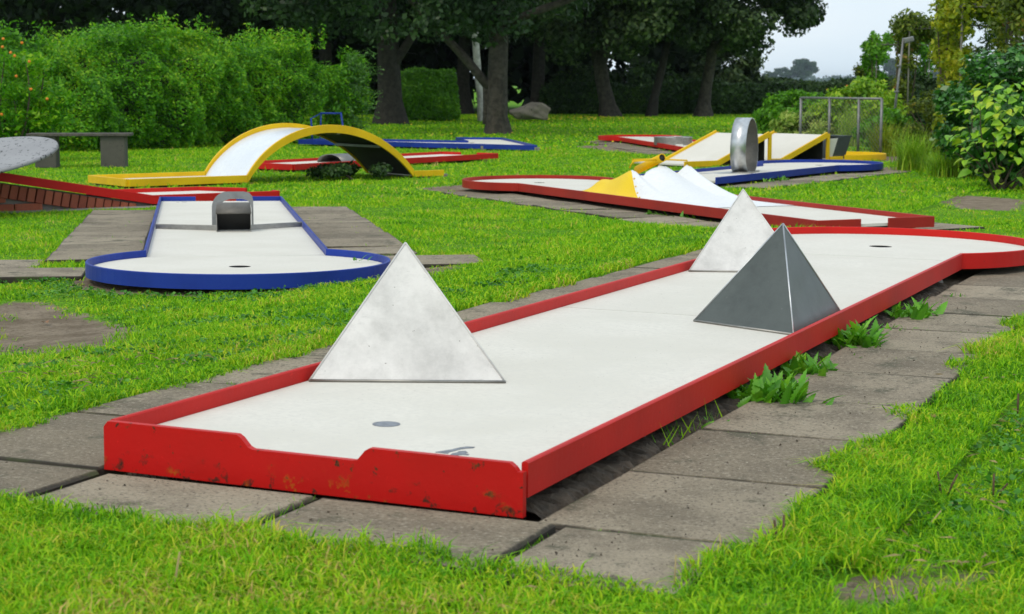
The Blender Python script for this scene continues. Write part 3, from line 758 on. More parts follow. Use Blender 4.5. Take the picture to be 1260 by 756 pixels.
# --- brick ramp lane with the tilted disc
KR = dict(x=-3.05, y=15.11, a=R(32)-math.pi/2, h=.10, zr=.10)
kr = lane_root('minigolf_lane', 'red railed lane climbing a ramp built of red bricks', KR)
SL = .178
band('rail', [(0, -2.2, .10+.2*SL*11), (0, 0, .10), (0, 1.15, .10)], .075, .03, M['red'], kr, side=-1)
band('rail', [(W0, -.25, .10), (W0, .80, .10)], .075, .03, M['red'], kr)
band('end_rail', [(W0, .80, .10), (-.52, 1.08, .10)], .075, .03, M['red'], kr)
band('end_rail', [(-.10, 1.15, .10), (.0, 1.15, .10)], .075, .03, M['red'], kr)
plate('panel', [(W0, 0), (0, 0), (0, 1.15), (-.3, 1.15), (W0, .80)], .064, .02, M['white'], kr)
mesh_obj('ramp_board', [(W0, 0, .06), (0, 0, .06), (0, -2.2, .06+2.2*SL), (W0, -2.2, .06+2.2*SL)], [(3, 2, 1, 0)], M['white'], kr)
bw = bpy.data.meshes.new('brick')
bm = bmesh.new(); bmesh.ops.create_cube(bm, size=1); bmesh.ops.bevel(bm, geom=bm.edges[:], offset=.05, segments=1, affect='EDGES'); bm.to_mesh(bw); bm.free(); bw.materials.append(M['brick'])
core = [(-.02, 0, 0), (-.02, -2.2, 0), (-.02, -2.2, 2.2*SL+.0), (-.02, 0, .02)]
V = core+[(W0+.05, y, z) for _, y, z in core]
mesh_obj('mortar_core', V, [(0, 1, 2, 3), (7, 6, 5, 4), (0, 4, 5, 1), (1, 5, 6, 2), (2, 6, 7, 3), (3, 7, 4, 0)], M['concrete'], kr)
y = -.16
while y > -2.15:                                        # leaning soldier course below the rail
    zt = .02+SL*-y-.012; hgt = min(.115, zt-.004)
    if hgt > .02:
        b = bpy.data.objects.new('brick', bw); COL.objects.link(b); b.parent = kr
        b.scale = (.10, .062, hgt); b.location = (-.03+random.uniform(-.003, .003), y-.02, zt-hgt/2+.002); b.rotation_euler = (R(-12)+random.uniform(-.03, .03), 0, 0)
    y -= .0715
for row in range(3):                                      # level courses under it
    y = -.95-row*.30; z = .035+row*.075
    while y > -2.15:
        b = bpy.data.objects.new('brick', bw); COL.objects.link(b); b.parent = kr
        b.scale = (.10, .225, .062); b.location = (-.034, y-.11, z); y -= .235
plate('footing', [(.20, -2.2), (.20, .35), (W0, .35), (W0, -2.2)], .012, .04, M['concrete'], kr)
NOGRASS.append(rect_world(KR['x'], KR['y'], KR['a'], -1.0, .22, -2.3, .35)); NOGRASS.append(rect_world(KR['x'], KR['y'], KR['a'], -.98, .03, .3, 1.2))
dc = empty('tilted_disc', (-4.31, 14.15, .44), (R(11), R(-7), 0)); tag(dc, 'large pale round disc tilted on top of the brick ramp', 'disc')
V, Fc = [], []; n = 64
for r, z in ((.02, -.035), (.35, -.025), (.69, -.002), (.70, 0), (.70, -.018)):
    V += [(r*math.cos(2*math.pi*i/n), r*math.sin(2*math.pi*i/n), z) for i in range(n)]
for k in range(4):
    for i in range(n): a = k*n; Fc.append((a+i, a+(i+1) % n, a+n+(i+1) % n, a+n+i))
M['disc'] = speck('spotted_grey_white_paint', (.30, .30, .31), (.25, .25, .26), (.03, .03, .03), 18, .6, .56, .1)
o = mesh_obj('dish', V, Fc, M['disc'], dc, True); m = o.modifiers.new('s', 'SOLIDIFY'); m.thickness = .01
tube('rim', [(.70*math.cos(2*math.pi*i/n), .70*math.sin(2*math.pi*i/n), -.004) for i in range(n+1)], .008, M['disc'], dc, 6)
tube('stand', [(-.1, .1, -.50), (-.1, .1, -.04)], .06, M['concrete'], dc, 10)

# ------------------------------------------------------------------ bench, boulder, fence, pole
bx, by = on(100, 206); be = empty('bench', (bx, by, 0), (0, 0, R(4))); tag(be, 'low backless bench with dark plank top and concrete supports', 'bench')
for k in range(3): box('plank', (1.26, .105, .035), (0, -.115+k*.112, .405), M['wood_dark'], be, bev=.006, rot=(R(random.uniform(-1, 1)), 0, 0))
for s in (-1, 1): box('support', (.30 if s > 0 else .26, .26, .39), (s*.41, 0, .193), M['concrete_dark'], be, bev=.012)
def boulder(x, y, sx, sy, sz):
    bm = bmesh.new(); bmesh.ops.create_icosphere(bm, subdivisions=4, radius=1); rr = random.Random(4)
    pl_ = [(Vector((rr.gauss(0, 1), rr.gauss(0, 1), rr.gauss(0, .9))).normalized(), rr.uniform(.6, .9)) for _ in range(13)]
    for v in bm.verts:
        d = v.co.normalized(); r = 1
        for nn, k in pl_:
            c = d.dot(nn)
            if c > 0: r = min(r, k/c)
        r += .05*math.sin(d.x*7+2)*math.sin(d.y*6)*math.cos(d.z*8)
        v.co = Vector((d.x*r*sx, d.y*r*sy, max(d.z, -.5)*r*sz))
    me = bpy.data.meshes.new('boulder'); bm.to_mesh(me); bm.free(); o = link('boulder', me, M['stone']); o.location = (x, y, sz*.55); return o
x, y = on(651, 149.5); o = boulder(x, y, .62, .45, .36); tag(o, 'rough brown boulder lying on the lawn behind the big tree', 'boulder')
fe = empty('wire_fence', (5.13, 24.9, 0)); tag(fe, 'low chain link ball fence on grey steel posts', 'fence')
FA, FB = Vector((0, 0, 0)), Vector((-.88, 1.5, 0)); FH = .82
for t in (0, .27, .63, 1): p = FA.lerp(FB, t); tube('post', [p-Vector((0, 0, .05)), p+Vector((0, 0, FH))], .021, M['galv'], fe, 8)
tube('top_rail', [FA+Vector((0, 0, FH)), FB+Vector((0, 0, FH))], .017, M['galv'], fe, 8)
parts = []; LEN = (FB-FA).length; st = .07
dirv = (FB-FA).normalized()
k = -FH
while k < LEN:
    for sgn in (1, -1):
        a, b = (k, k+FH) if sgn > 0 else (k+FH, k)
        z0, z1 = .03, FH
        pts_ = [];
        ta, tb = 0., 1.
        # clip to the fence's length
        def lim(v0, v1, t0, t1):
            lo, hi = t0, t1
            d = v1-v0
            for c_, s_ in ((0, 1), (LEN, -1)):
                if abs(d) < 1e-9: continue
                t = (c_-v0)/d
                if d*s_ > 0: lo = max(lo, t)
                else: hi = min(hi, t)
            return lo, hi
        lo, hi = lim(a, b, 0, 1)
        if hi-lo > .02:
            q0 = FA+dirv*(a+(b-a)*lo)+Vector((0, 0, z0+(z1-z0)*lo)); q1 = FA+dirv*(a+(b-a)*hi)+Vector((0, 0, z0+(z1-z0)*hi))
            parts.append(tube_data([q0, q1], .0024, 4, False))
    k += st
V, Fc = merge_data(parts); o = mesh_obj('wire_mesh', V, Fc, M['wire'], fe); o['kind'] = 'stuff'
po = empty('lamp_pole', (5.93, 28., 0)); tag(po, 'slim leaning grey floodlight pole in front of the arbour', 'lamp pole')
pole_ = tube('pole', [(0, 0, 0), (.07, 0, .9), (.15, 0, 1.73)], [.022, .02, .018], M['galv'], po, 8)
box('floodlight', (.16, .10, .085), (.23, 0, 1.70), M['galv'], po, rot=(0, R(-14), 0), bev=.02)
for z in (.45, .9, 1.3): box('clip', (.07, .07, .03), (.07*z, 0, z), M['galv'], pole_, bev=.01)

# ------------------------------------------------------------------ vegetation
def vnoise(x, y, s, seed):
    r = np.random.default_rng(seed).random((64, 64)); fx, fy = x/s, y/s; ix, iy = np.floor(fx).astype(int), np.floor(fy).astype(int); tx, ty = fx-ix, fy-iy
    tx = tx*tx*(3-2*tx); ty = ty*ty*(3-2*ty); g = lambda a, b: r[a % 64, b % 64]
    return (g(ix, iy)*(1-tx)+g(ix+1, iy)*tx)*(1-ty)+(g(ix, iy+1)*(1-tx)+g(ix+1, iy+1)*tx)*ty
def unit(v): return v/np.maximum(np.linalg.norm(v, axis=1, keepdims=True), 1e-9)
def leaf_mesh(name, P, size, mat, parent=None, out=None, up=.35, aspect=.55, jitter=.35, droop=0.):
    """one small folded leaf per point; leaves face roughly outwards and up"""
    n = len(P); nrm = rng.normal(size=(n, 3))
    if out is not None: nrm = nrm*.75+out*.9
    nrm[:, 2] += up; nrm = unit(nrm)
    d = unit(np.cross(nrm, rng.normal(size=(n, 3)))); d[:, 2] -= droop; d = unit(d); s = unit(np.cross(nrm, d))
    L = (size*(1+jitter*rng.normal(size=n)).clip(.45, 1.8))[:, None]
    b = P-d*L*.5; t = P+d*L*.5; m = P-nrm*L*.08
    V = np.stack([b, m+s*L*aspect*.5, t, m-s*L*aspect*.5], 1).reshape(-1, 3)
    i = np.arange(n)*4
    return np_mesh(name, V, [np.stack([i, i+1, i+2, i+3], 1)], M[mat], parent)
def clumps(n, centres, rad, k=.6):
    """points gathered in clumps round the given centres"""
    c = centres[rng.integers(0, len(centres), n)]; r = rad if np.isscalar(rad) else rad
    v = unit(rng.normal(size=(n, 3))); q = (rng.random(n)**k)[:, None]
    return c+v*q*np.array(r), v
def ell_points(n, c, r, shell=.55, zmin=None):
    v = unit(rng.normal(size=(n, 3))); q = shell+(1-shell)*rng.random(n)**.6
    P = np.array(c)+v*q[:, None]*np.array(r)
    if zmin is not None: P = P[P[:, 2] > zmin]
    return P
def limb(p0, p1, r0, r1, bend=.12, n=5):
    p0, p1 = Vector(p0), Vector(p1); d = (p1-p0).length
    off = Vector((random.uniform(-1, 1), random.uniform(-1, 1), random.uniform(-.3, .6)))*bend*d
    P = [p0.lerp(p1, i/n)+off*math.sin(math.pi*i/n) for i in range(n+1)]
    return tube_data(P, [r0+(r1-r0)*i/n for i in range(n+1)], 9)
def trunk_data(P, rs, flare=1.35):
    P = [Vector(p) for p in P]
    rs = list(rs); rs[0] *= flare
    V, Fc = [], []; n = 14
    for i, p in enumerate(P):
        for k in range(n):
            a = 2*math.pi*k/n; lob = 1+.10*math.sin(3*a+1)*(1.4 if i == 0 else .5)+.05*math.sin(7*a+i)
            V.append(p+Vector((math.cos(a), math.sin(a), 0))*rs[i]*lob)
    for i in range(len(P)-1):
        for k in range(n): Fc.append((i*n+k, i*n+(k+1) % n, (i+1)*n+(k+1) % n, (i+1)*n+k))
    Fc.append(tuple((len(P)-1)*n+k for k in range(n)))
    return V, Fc
def tree(name, label, base, trunk, rs, limbs, cc, cr, nclump, crad, nleaf, size, mat, bark='bark', group='trees round the lawn', flare=1.4, zmin=None, shell=.45):
    root = empty(name, (base[0], base[1], 0)); tag(root, label, 'tree', group)
    parts = [trunk_data(trunk, rs, flare)]
    for l in limbs: parts.append(limb(*l))
    V, Fc = merge_data(parts); mesh_obj('trunk', V, Fc, M[bark], root, True)
    C = ell_points(nclump, cc, cr, shell, zmin); P, v = clumps(nleaf, C, crad, .45)
    if zmin is not None: k = P[:, 2] > zmin-.3; P, v = P[k], v[k]
    leaf_mesh('crown', P, size, mat, root, v, .3, .62)
    return root
# the big tree
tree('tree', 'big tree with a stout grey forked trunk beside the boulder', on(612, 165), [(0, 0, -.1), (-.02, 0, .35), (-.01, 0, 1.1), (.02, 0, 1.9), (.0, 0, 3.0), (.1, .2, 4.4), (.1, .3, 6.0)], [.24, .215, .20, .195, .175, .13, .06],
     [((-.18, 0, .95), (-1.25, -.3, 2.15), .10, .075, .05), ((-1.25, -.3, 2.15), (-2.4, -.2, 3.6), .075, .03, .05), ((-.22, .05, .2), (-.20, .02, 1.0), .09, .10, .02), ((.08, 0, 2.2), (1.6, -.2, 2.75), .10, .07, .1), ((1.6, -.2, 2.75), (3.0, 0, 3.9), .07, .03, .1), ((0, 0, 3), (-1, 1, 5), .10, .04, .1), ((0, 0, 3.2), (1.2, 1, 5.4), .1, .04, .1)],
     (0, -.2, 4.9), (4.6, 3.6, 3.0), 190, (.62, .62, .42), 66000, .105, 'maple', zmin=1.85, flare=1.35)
# drooping low boughs either side of it
def bough(name, label, base, trunk, rs, limbs, C, crad, n, size, mat, bark, group): 
    root = empty(name, (base[0], base[1], 0)); tag(root, label, 'tree', group)
    parts = [trunk_data(trunk, rs)]+[limb(*l) for l in limbs]
    V, Fc = merge_data(parts); mesh_obj('trunk', V, Fc, M[bark], root, True)
    P, v = clumps(n, np.array(C), crad, .45); leaf_mesh('crown', P, size, mat, root, v, .3, .6); return root
b = on(745, 143.5)
tree('tree', 'tree with a thick trunk that bends and forks low, beyond the far red lane', b, [(.15, 0, -.1), (.05, 0, .4), (-.10, 0, 1.0), (-.2, 0, 1.7), (-.1, 0, 2.3)], [.29, .25, .22, .22, .18],
     [((-.2, 0, 1.5), (-.75, 0, 3.1), .17, .10, .05), ((-.15, 0, 1.6), (.7, .2, 3.3), .17, .10, .08), ((-.75, 0, 3.1), (-2, 0, 5), .1, .04, .1), ((.7, .2, 3.3), (1.5, 0, 5.4), .1, .04, .1)],
     (-.3, -.6, 5.2), (4.3, 3.4, 3.3), 170, (.75, .75, .5), 52000, .15, 'oak', zmin=1.7)
b = on(868, 143.5)
tree('tree', 'tree with a leaning trunk and wide crown reaching out against the sky', b, [(-.10, 0, -.1), (-.06, 0, .4), (.02, 0, 1.0), (.14, 0, 1.7), (.22, 0, 2.3)], [.25, .20, .17, .165, .15],
     [((.16, 0, 1.7), (.0, 0, 3.5), .11, .06, .05), ((.2, 0, 1.9), (1.2, -.2, 3.0), .11, .07, .06), ((1.2, -.2, 3.0), (2.5, 0, 3.8), .07, .03, .1), ((0, 0, 3.5), (-1, 0, 5.4), .06, .03, .1)],
     (.55, -.3, 4.35), (3.0, 2.6, 2.5), 150, (.55, .55, .38), 48000, .13, 'oak', zmin=1.6)
b = on(800, 143.5)
tree('tree', 'thin leaning dark trunked tree between two thicker ones', b, [(0, 0, -.1), (.12, 0, .6), (.35, 0, 1.5), (.55, 0, 2.6)], [.15, .13, .12, .10], [((.55, 0, 2.6), (.3, 0, 4.6), .09, .04, .1)],
     (.6, .5, 5.0), (2.3, 2.2, 2.6), 70, (.7, .7, .5), 20000, .15, 'oak', 'bark_dark', zmin=2.0)
b = on(478, 153)
tree('tree', 'dark thick trunked tree shading the clipped bright hedge', b, [(0, 0, -.1), (.02, 0, .6), (0, 0, 1.5), (-.05, 0, 3), (0, 0, 5)], [.36, .31, .28, .26, .18], [((0, 0, 1.3), (1.2, 0, 3.4), .14, .06, .08), ((0, 0, 3), (-2, 0, 5), .12, .05, .1)],
     (0, -.5, 5.4), (4.2, 3.2, 3.5), 150, (.75, .75, .5), 42000, .14, 'maple', 'bark_dark', zmin=1.8)
b = on(590, 149)
tree('birch_tree', 'slender pale birch trunk seen beside the clipped bright hedge', b, [(.1, 0, -.1), (.04, 0, .6), (-.05, 0, 1.3), (-.12, 0, 2.4), (0, 0, 4.5)], [.12, .11, .10, .09, .05], [((0, 0, 3.6), (1, 0, 5), .05, .02, .1)],
     (0, .5, 5.2), (1.8, 1.8, 2.0), 50, (.6, .6, .5), 9000, .12, 'maple', 'bark_birch', zmin=3.0)
# background trunks in the dark wood (shared crown shape)
bt_pos = [(-9.5, 55, 'dark tree behind the long hedge beside the bench'), (-6.0, 58, 'dark straight tree behind the feathery bush'), (-1.6, 60, 'dark tree directly behind the slender birch'), (.9, 60, 'dark slim tree behind the boulder'), (-13.5, 52, 'dark tree behind the flowering end of the long hedge')]
src = None
for i, (x, y, lb) in enumerate(bt_pos):
    if src is None:
        src = tree('background_tree', lb, (x, y), [(0, 0, -.1), (.05, 0, 1), (-.05, 0, 3), (.1, 0, 6)], [.26, .22, .19, .12], [((0, 0, 2.6), (1.6, 0, 5), .09, .04, .1), ((0, 0, 2.9), (-1.5, 0, 5.3), .09, .04, .1)], (0, 0, 6.6), (3.8, 3.4, 4.2), 110, (1.0, 1.0, .7), 22000, .24, 'wood', 'bark_dark', 'dark trees at the back', zmin=2.6)
    else:
        c = src.copy(); COL.objects.link(c); c.location = (x, y, 0); c.rotation_euler = (0, 0, i*1.3); c['label'] = lb
        for ch in [q for q in bpy.data.objects if q.parent == src]:
            d = ch.copy(); COL.objects.link(d); d.parent = c
# the deep wood behind them: one mass
C = np.stack([rng.uniform(-34, 8, 700), rng.uniform(61, 75, 700), rng.uniform(.3, 13, 700)], 1)
C = C[(C[:, 2] < 12-.0*C[:, 0]) & ((C[:, 0] < 4.5) | (C[:, 2] < 6.5))]
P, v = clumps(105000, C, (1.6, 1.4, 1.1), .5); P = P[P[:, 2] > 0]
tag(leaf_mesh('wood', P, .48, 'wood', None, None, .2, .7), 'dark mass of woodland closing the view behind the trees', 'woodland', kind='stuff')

def hedge(name, label, line, height, thick, n, size, mat, group, top=.25, bulge=.12, rnd=.25, front=1, up=.35, cut=.0):
    """leafy hedge along a polyline (front foot line); leaves fill a rounded wall"""
    L = [np.array(p, float) for p in line]; root = empty(name, (*L[0], 0)); tag(root, label, 'hedge', group)
    seg = [np.linalg.norm(b-a) for a, b in zip(L[:-1], L[1:])]; tot = sum(seg); out = []
    s = rng.random(n)*tot; acc = 0; P = np.zeros((n, 3)); O = np.zeros((n, 3))
    # choose surface: front, top or back
    which = rng.random(n); hN = np.zeros(n)
    for a, b, q in zip(L[:-1], L[1:], seg):
        k = (s >= acc) & (s <= acc+q); t = ((s[k]-acc)/q)[:, None]; d = (b-a)/q; nn = np.array([d[1], -d[0]])*front
        m = k.sum(); base = a+(b-a)*t
        ht = height*(1+.16*(vnoise(s[k]+2, s[k]*0, .9, 31)-.5)+.12*(vnoise(s[k], s[k]*0, .3, 32)-.5))
        u = which[k]; z = np.where(u < .68, rng.random(m)*ht, ht-.10*rng.random(m)**2*ht); dep = np.where(u < .68, rng.random(m)**2.2*.30, rng.random(m)*thick)
        lump = bulge*((vnoise(s[k]+9, z+3, .62, 21)-.5)*1.5+(vnoise(s[k]+5, z+7, .27, 22)-.5)*1.1+(vnoise(s[k], z, .12, 23)-.5)*.6)
        rnd_ = -np.clip((z/ht-.25)/.75, 0, 1)**2*rnd*thick-np.clip(.16-z/ht, 0, 1)*.8-np.clip(.60-z/ht, 0, 1)*cut
        off = -(dep-lump-rnd_)
        P[k, :2] = base+nn*off[:, None]; P[k, 2] = z+rng.normal(size=m)*.03+np.where(u >= .68, lump*.6, 0)
        O[k, :2] = nn*np.where(u < .68, 1., .25)[:, None]; O[k, 2] = np.where(u < .68, .25, 1.)
        acc += q
    P[:, :2] -= L[0]; P[:, 2] = np.maximum(P[:, 2], .02)
    leaf_mesh('foliage', P, size, mat, root, O, up, .5)
    # woody core that keeps the wall from being see-through
    V, Fc = [], []
    for i, p in enumerate(L):
        d = L[min(i+1, len(L)-1)]-L[max(i-1, 0)]; d = d/np.linalg.norm(d); nn = np.array([d[1], -d[0]])*front
        for o_, z in ((-.45-cut*.55, 0), (-.45-rnd*.6*thick, height*.78), (-thick*.95, height*.84), (-thick, 0)):
            q = p-L[0]+nn*o_; V.append((q[0], q[1], z))
    m = len(L)
    for i in range(m-1):
        for j in range(3): Fc.append((i*4+j, i*4+j+1, i*4+5+j, i*4+4+j))
    Fc += [(0, 1, 2, 3), tuple(4*(m-1)+j for j in (3, 2, 1, 0))]
    mesh_obj('branches', V, Fc, M['bark_dark'], root)
    return root
hA, hB = on(-160, 193), on(412, 175)
hd = hedge('hedge', 'long tall leafy green hedge behind the bench', [hA, on(120, 187), hB], 1.72, 1.6, 120000, .054, 'hedge', 'hedges', bulge=.34, rnd=.40, up=.9, cut=.40)
# upright sprigs that break its top edge
P = []
for i in range(150):
    t = random.random(); x = -8.9+t*5.6; y = 25.2+t*5.6+random.uniform(.2, 1.2); z0 = 1.68+.1*math.sin(x*2); hgt = random.uniform(.1, .42)
    for k in range(int(10+hgt*46)): q = random.random(); P.append((x+q*random.uniform(-.05, .05)+random.gauss(0, .03), y+random.gauss(0, .03), z0+q*hgt))
P = np.array(P); sp_ = leaf_mesh('sprigs', P-np.array([*hA, 0]), .058, 'hedge', hd, None, .5, .45)
# flowering shrub at the hedge's left end
root = empty('flowering_shrub', (*on(10, 199), 0)); tag(root, 'loose dark green shrub dotted with orange blossoms beside the bench', 'shrub', 'shrubs')
C = ell_points(60, (-.15, .1, .85), (.95, .45, .75), .4); P, v = clumps(9000, C, (.24, .24, .14), .5); P = P[P[:, 2] > .1]
leaf_mesh('foliage', P, .075, 'hedge', root, None, .6, .4)
parts = [limb((random.uniform(-.1, .1), 0, 0), (random.uniform(-.7, .7), random.uniform(-.3, .2), random.uniform(.8, 1.4)), .02, .006, .1) for _ in range(9)]
V, Fc = merge_data(parts); mesh_obj('stems', V, Fc, M['twig'], root)
fl = bmesh.new(); bmesh.ops.create_icosphere(fl, subdivisions=1, radius=.022); fm = bpy.data.meshes.new('blossom'); fl.to_mesh(fm); fl.free(); fm.materials.append(M['orange'])
for u, v_ in ((4, 48), (3, 58), (13, 65), (18, 69), (36, 76), (20, 94), (38, 110), (58, 122), (2, 141), (27, 53)):
    d = ray(u, v_); dist = 23.2; o = bpy.data.objects.new('blossom', fm); COL.objects.link(o); o.parent = root
    o.location = Vector((d[0]*dist, d[1]*dist, CAMZ+d[2]*dist))-Vector((*on(10, 199), 0)); o.rotation_euler = (u, v_, 0)
def bush(name, label, base, c, r, nclump, crad, n, size, mat, cat='shrub', group='shrubs', shell=.5, up=.4, aspect=.55, stems=5, droop=0.):
    root = empty(name, (base[0], base[1], 0)); tag(root, label, cat, group)
    C = ell_points(nclump, c, r, shell, .08); P, v = clumps(n, C, crad, .5); P = P[P[:, 2] > .03]
    o_ = unit(P-np.array(c)); leaf_mesh('foliage', P, size, mat, root, o_, up, aspect, droop=droop)
    parts = [limb((random.uniform(-.08, .08), random.uniform(-.08, .08), -.02), (c[0]+random.uniform(-.6, .6)*r[0], c[1]+random.uniform(-.6, .6)*r[1], c[2]+random.uniform(0, .6)*r[2]), .018, .006, .08) for _ in range(stems)]
    V, Fc = merge_data(parts); mesh_obj('stems', V, Fc, M['twig'], root)['kind'] = 'stuff'; return root
fb = on(432, 173.5)
root = bush('feathery_bush', 'feathery pale green bush at the end of the long hedge', fb, (-.15, .1, .80), (.42, .45, .84), 60, (.22, .22, .14), 8000, .07, 'hedge', aspect=.35)
P = []
for i in range(150):
    a = random.uniform(-1.2, 1.4); z = random.uniform(.15, 1.5); ln = random.uniform(.25, .75)
    for k in range(16): t = k/15; P.append((-.05+math.cos(a)*ln*t*.9, -math.sin(a)*.4*t-.1, z+ln*.5*t-.15*t*t+random.gauss(0, .012)))
leaf_mesh('fronds', np.array(P), .06, 'feather', root, None, .4, .3)
hedge('hedge', 'clipped bright green hedge block in the shade of the trees', [on(488, 150), on(566, 149.5)], 1.30, 1.6, 17000, .09, 'hedge_light', 'hedges', bulge=.12, rnd=.3, up=.7)
a0 = on(566, 149.5)
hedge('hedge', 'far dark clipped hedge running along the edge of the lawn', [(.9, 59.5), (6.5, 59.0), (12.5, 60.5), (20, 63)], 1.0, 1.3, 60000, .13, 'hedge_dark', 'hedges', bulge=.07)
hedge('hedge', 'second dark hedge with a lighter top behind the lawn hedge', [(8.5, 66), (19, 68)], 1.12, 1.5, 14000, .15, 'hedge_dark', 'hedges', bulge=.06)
bush('bush', 'dark rounded bush left of the lawn hedge end', on(735, 140), (-.3, 3.5, .75), (1.3, .8, .75), 50, (.4, .4, .3), 8000, .13, 'hedge_dark')
bush('bush', 'dark broad bush behind the thin leaning tree', on(800, 140), (0, 3, .85), (1.6, .8, .8), 50, (.4, .4, .3), 8000, .13, 'hedge_dark')
bush('bush', 'loose green tree like bush rising behind the lawn hedge', (7.6, 64), (0, 0, 1.3), (1.5, 1, 1.2), 50, (.45, .45, .35), 9000, .16, 'oak')
# planting round the wire fence
bush('bush', 'rounded green bush behind the wire fence', (5.05, 33.2), (.2, 0, .42), (.72, .6, .42), 60, (.2, .2, .14), 9000, .07, 'hedge_light')
bush('bush', 'pale variegated shrub with long leaves behind the wire fence', (5.0, 31.2), (.15, 0, .25), (.62, .5, .26), 40, (.16, .16, .1), 3600, .11, 'varieg', aspect=.35)
bush('bush', 'yellow green bush at the far post of the fence', (6.1, 31.2), (-.1, 0, .5), (.75, .6, .48), 60, (.2, .2, .15), 8000, .075, 'bush_yg')
bush('bush', 'bright tall leafy bush with orange blooms beside the lamp pole', (6.25, 32.6), (.1, 0, .70), (.42, .4, .42), 40, (.18, .18, .14), 5000, .08, 'bush_yg')
rt = [o for o in bpy.data.objects if o.get('label', '').startswith('bright tall leafy')][0]
for i in range(26):
    o = bpy.data.objects.new('bloom', fm); COL.objects.link(o); o.parent = rt; o.location = (random.uniform(-.55, .1), random.uniform(-.4, .1), random.uniform(.62, .98)); o.rotation_euler = (i, 2*i, 0)
bush('bush', 'low leafy plants along the bed by the round yellow bay', (5.75, 27.6), (0, 0, .28), (.5, .5, .3), 30, (.17, .17, .12), 4000, .07, 'hedge_light')
bush('bush', 'dark mixed shrub between the tall grass tuft and the arbour', (6.35, 27.2), (0, 0, .42), (.48, .5, .44), 44, (.17, .17, .14), 6500, .06, 'climber')
bush('bush', 'rounded dark clipped bush under the arbour arch', (8.1, 36), (0, 0, .6), (.75, .7, .55), 50, (.25, .25, .2), 7000, .085, 'hedge_dark')
bush('bush', 'dense green shrub in front of the arbour legs', (7.1, 29.8), (0, 0, .40), (.6, .5, .46), 50, (.2, .2, .15), 6000, .07, 'hedge_dark')
def grass_tuft(label, base, n, ln, spread, mat, wid=.012):
    root = empty('ornamental_grass', (*base, 0)); tag(root, label, 'grass tuft', 'tufts of tall ornamental grass')
    V, Fc = [], []
    for i in range(n):
        a = random.uniform(0, 2*math.pi); x0, y0 = random.gauss(0, .09), random.gauss(0, .09); l_ = ln*random.uniform(.55, 1.1); sp = spread*random.uniform(.3, 1.1)
        px, py = -math.sin(a)*wid/2, math.cos(a)*wid/2; o = len(V)
        for k in range(5):
            t = k/4; r = sp*t*t; z = l_*(t-.38*t*t*(sp/ln)*1.5); w = (1-t*.9)
            V += [(x0+math.cos(a)*r+px*w, y0+math.sin(a)*r+py*w, z), (x0+math.cos(a)*r-px*w, y0+math.sin(a)*r-py*w, z)]
        for k in range(4): Fc.append((o+2*k, o+2*k+1, o+2*k+3, o+2*k+2))
    o = mesh_obj('blades', V, Fc, M[mat], root); o['kind'] = 'stuff'; return root
grass_tuft('tall arching light green grass tuft next to the broad leaved shrub', (4.75, 21.2), 420, .62, .42, 'bush_yg')
grass_tuft('yellowing tall grass tuft by the lamp pole path', (5.35, 25.6), 420, .62, .40, 'climber_y')
grass_tuft('green grass tuft leaning out from the dark glossy bush', (4.85, 20.0), 320, .45, .40, 'bush_yg')
grass_tuft('pale grass tuft behind the wire fence', (5.6, 29.6), 300, .75, .35, 'varieg')
# dark glossy bush and the broad leaved shrub at the right
root = bush('bush', 'big dark glossy leaved bush behind the broad leaved shrub', (5.5, 19.7), (.0, 0, .68), (.80, .7, .70), 120, (.2, .2, .15), 18000, .065, 'ivy', shell=.6, aspect=.65)
bush('bush', 'dark glossy bush continuing behind the broad leaved shrub to the edge', (6.3, 18.9), (0, 0, .70), (.7, .7, .72), 90, (.2, .2, .15), 12000, .065, 'ivy', shell=.6, aspect=.65)
bs = (4.84, 17.5); root = empty('broad_leaved_shrub', (*bs, 0)); tag(root, 'broad leaved light green shrub at the path edge', 'shrub', 'shrubs')
def leaf_shape(name, L, Wd, mat, segs=6, curl=.25, lobes=0.):
    V, Fc = [], []
    for i in range(segs+1):
        t = i/segs; w = Wd*.5*math.sin(math.pi*min(1, t**.75*.98+.02))**.8
        if lobes: w *= (1-lobes*(i % 2))
        if i == segs: w = .001
        z = curl*L*(t*.6-t*t*.9); V += [(-w, L*t, z+w*.35), (0, L*t, z), (w, L*t, z+w*.35)]
    for i in range(segs):
        a = 3*i; Fc += [(a, a+1, a+4, a+3), (a+1, a+2, a+5, a+4)]
    me = bpy.data.meshes.new(name); me.from_pydata(V, [], Fc); me.materials.append(mat); me.polygons.foreach_set('use_smooth', [True]*len(me.polygons)); return me
BL = [leaf_shape('leaf', .125, .082, M['bigleaf']), leaf_shape('leaf', .10, .070, M['bigleaf'], curl=.4), leaf_shape('leaf', .14, .090, M['bigleaf'], curl=.35)]
parts = [limb((random.uniform(-.1, .1), random.uniform(-.1, .1), -.02), (random.uniform(-.55, .55), random.uniform(-.45, .3), random.uniform(.35, .95)), .012, .004, .12) for _ in range(16)]
V, Fc = merge_data(parts); mesh_obj('stems', V, Fc, M['twig'], root)['kind'] = 'stuff'
cnt = 0
while cnt < 300:
    v = Vector((random.gauss(-.15, .9), random.gauss(-.75, .7), random.gauss(.25, .75))).normalized(); q = random.uniform(.68, 1.05)
    p = Vector((.05+v.x*.64*q, v.y*.52*q, .53+v.z*.55*q))
    if p.z < .06: continue
    o = bpy.data.objects.new('leaf', random.choice(BL)); COL.objects.link(o); o.parent = root; o.location = p
    yaw = math.atan2(v.y, v.x)-math.pi/2+random.gauss(0, .6); o.rotation_euler = (random.gauss(-.35, .3), random.gauss(0, .3), yaw); s = random.uniform(.6, 1.05); o.scale = (s, s, s); cnt += 1
P = ell_points(1300, (.08, .2, .42), (.45, .3, .42), .2, .04); leaf_mesh('inner_foliage', P, .10, 'ivy', root, None, .4, .7)

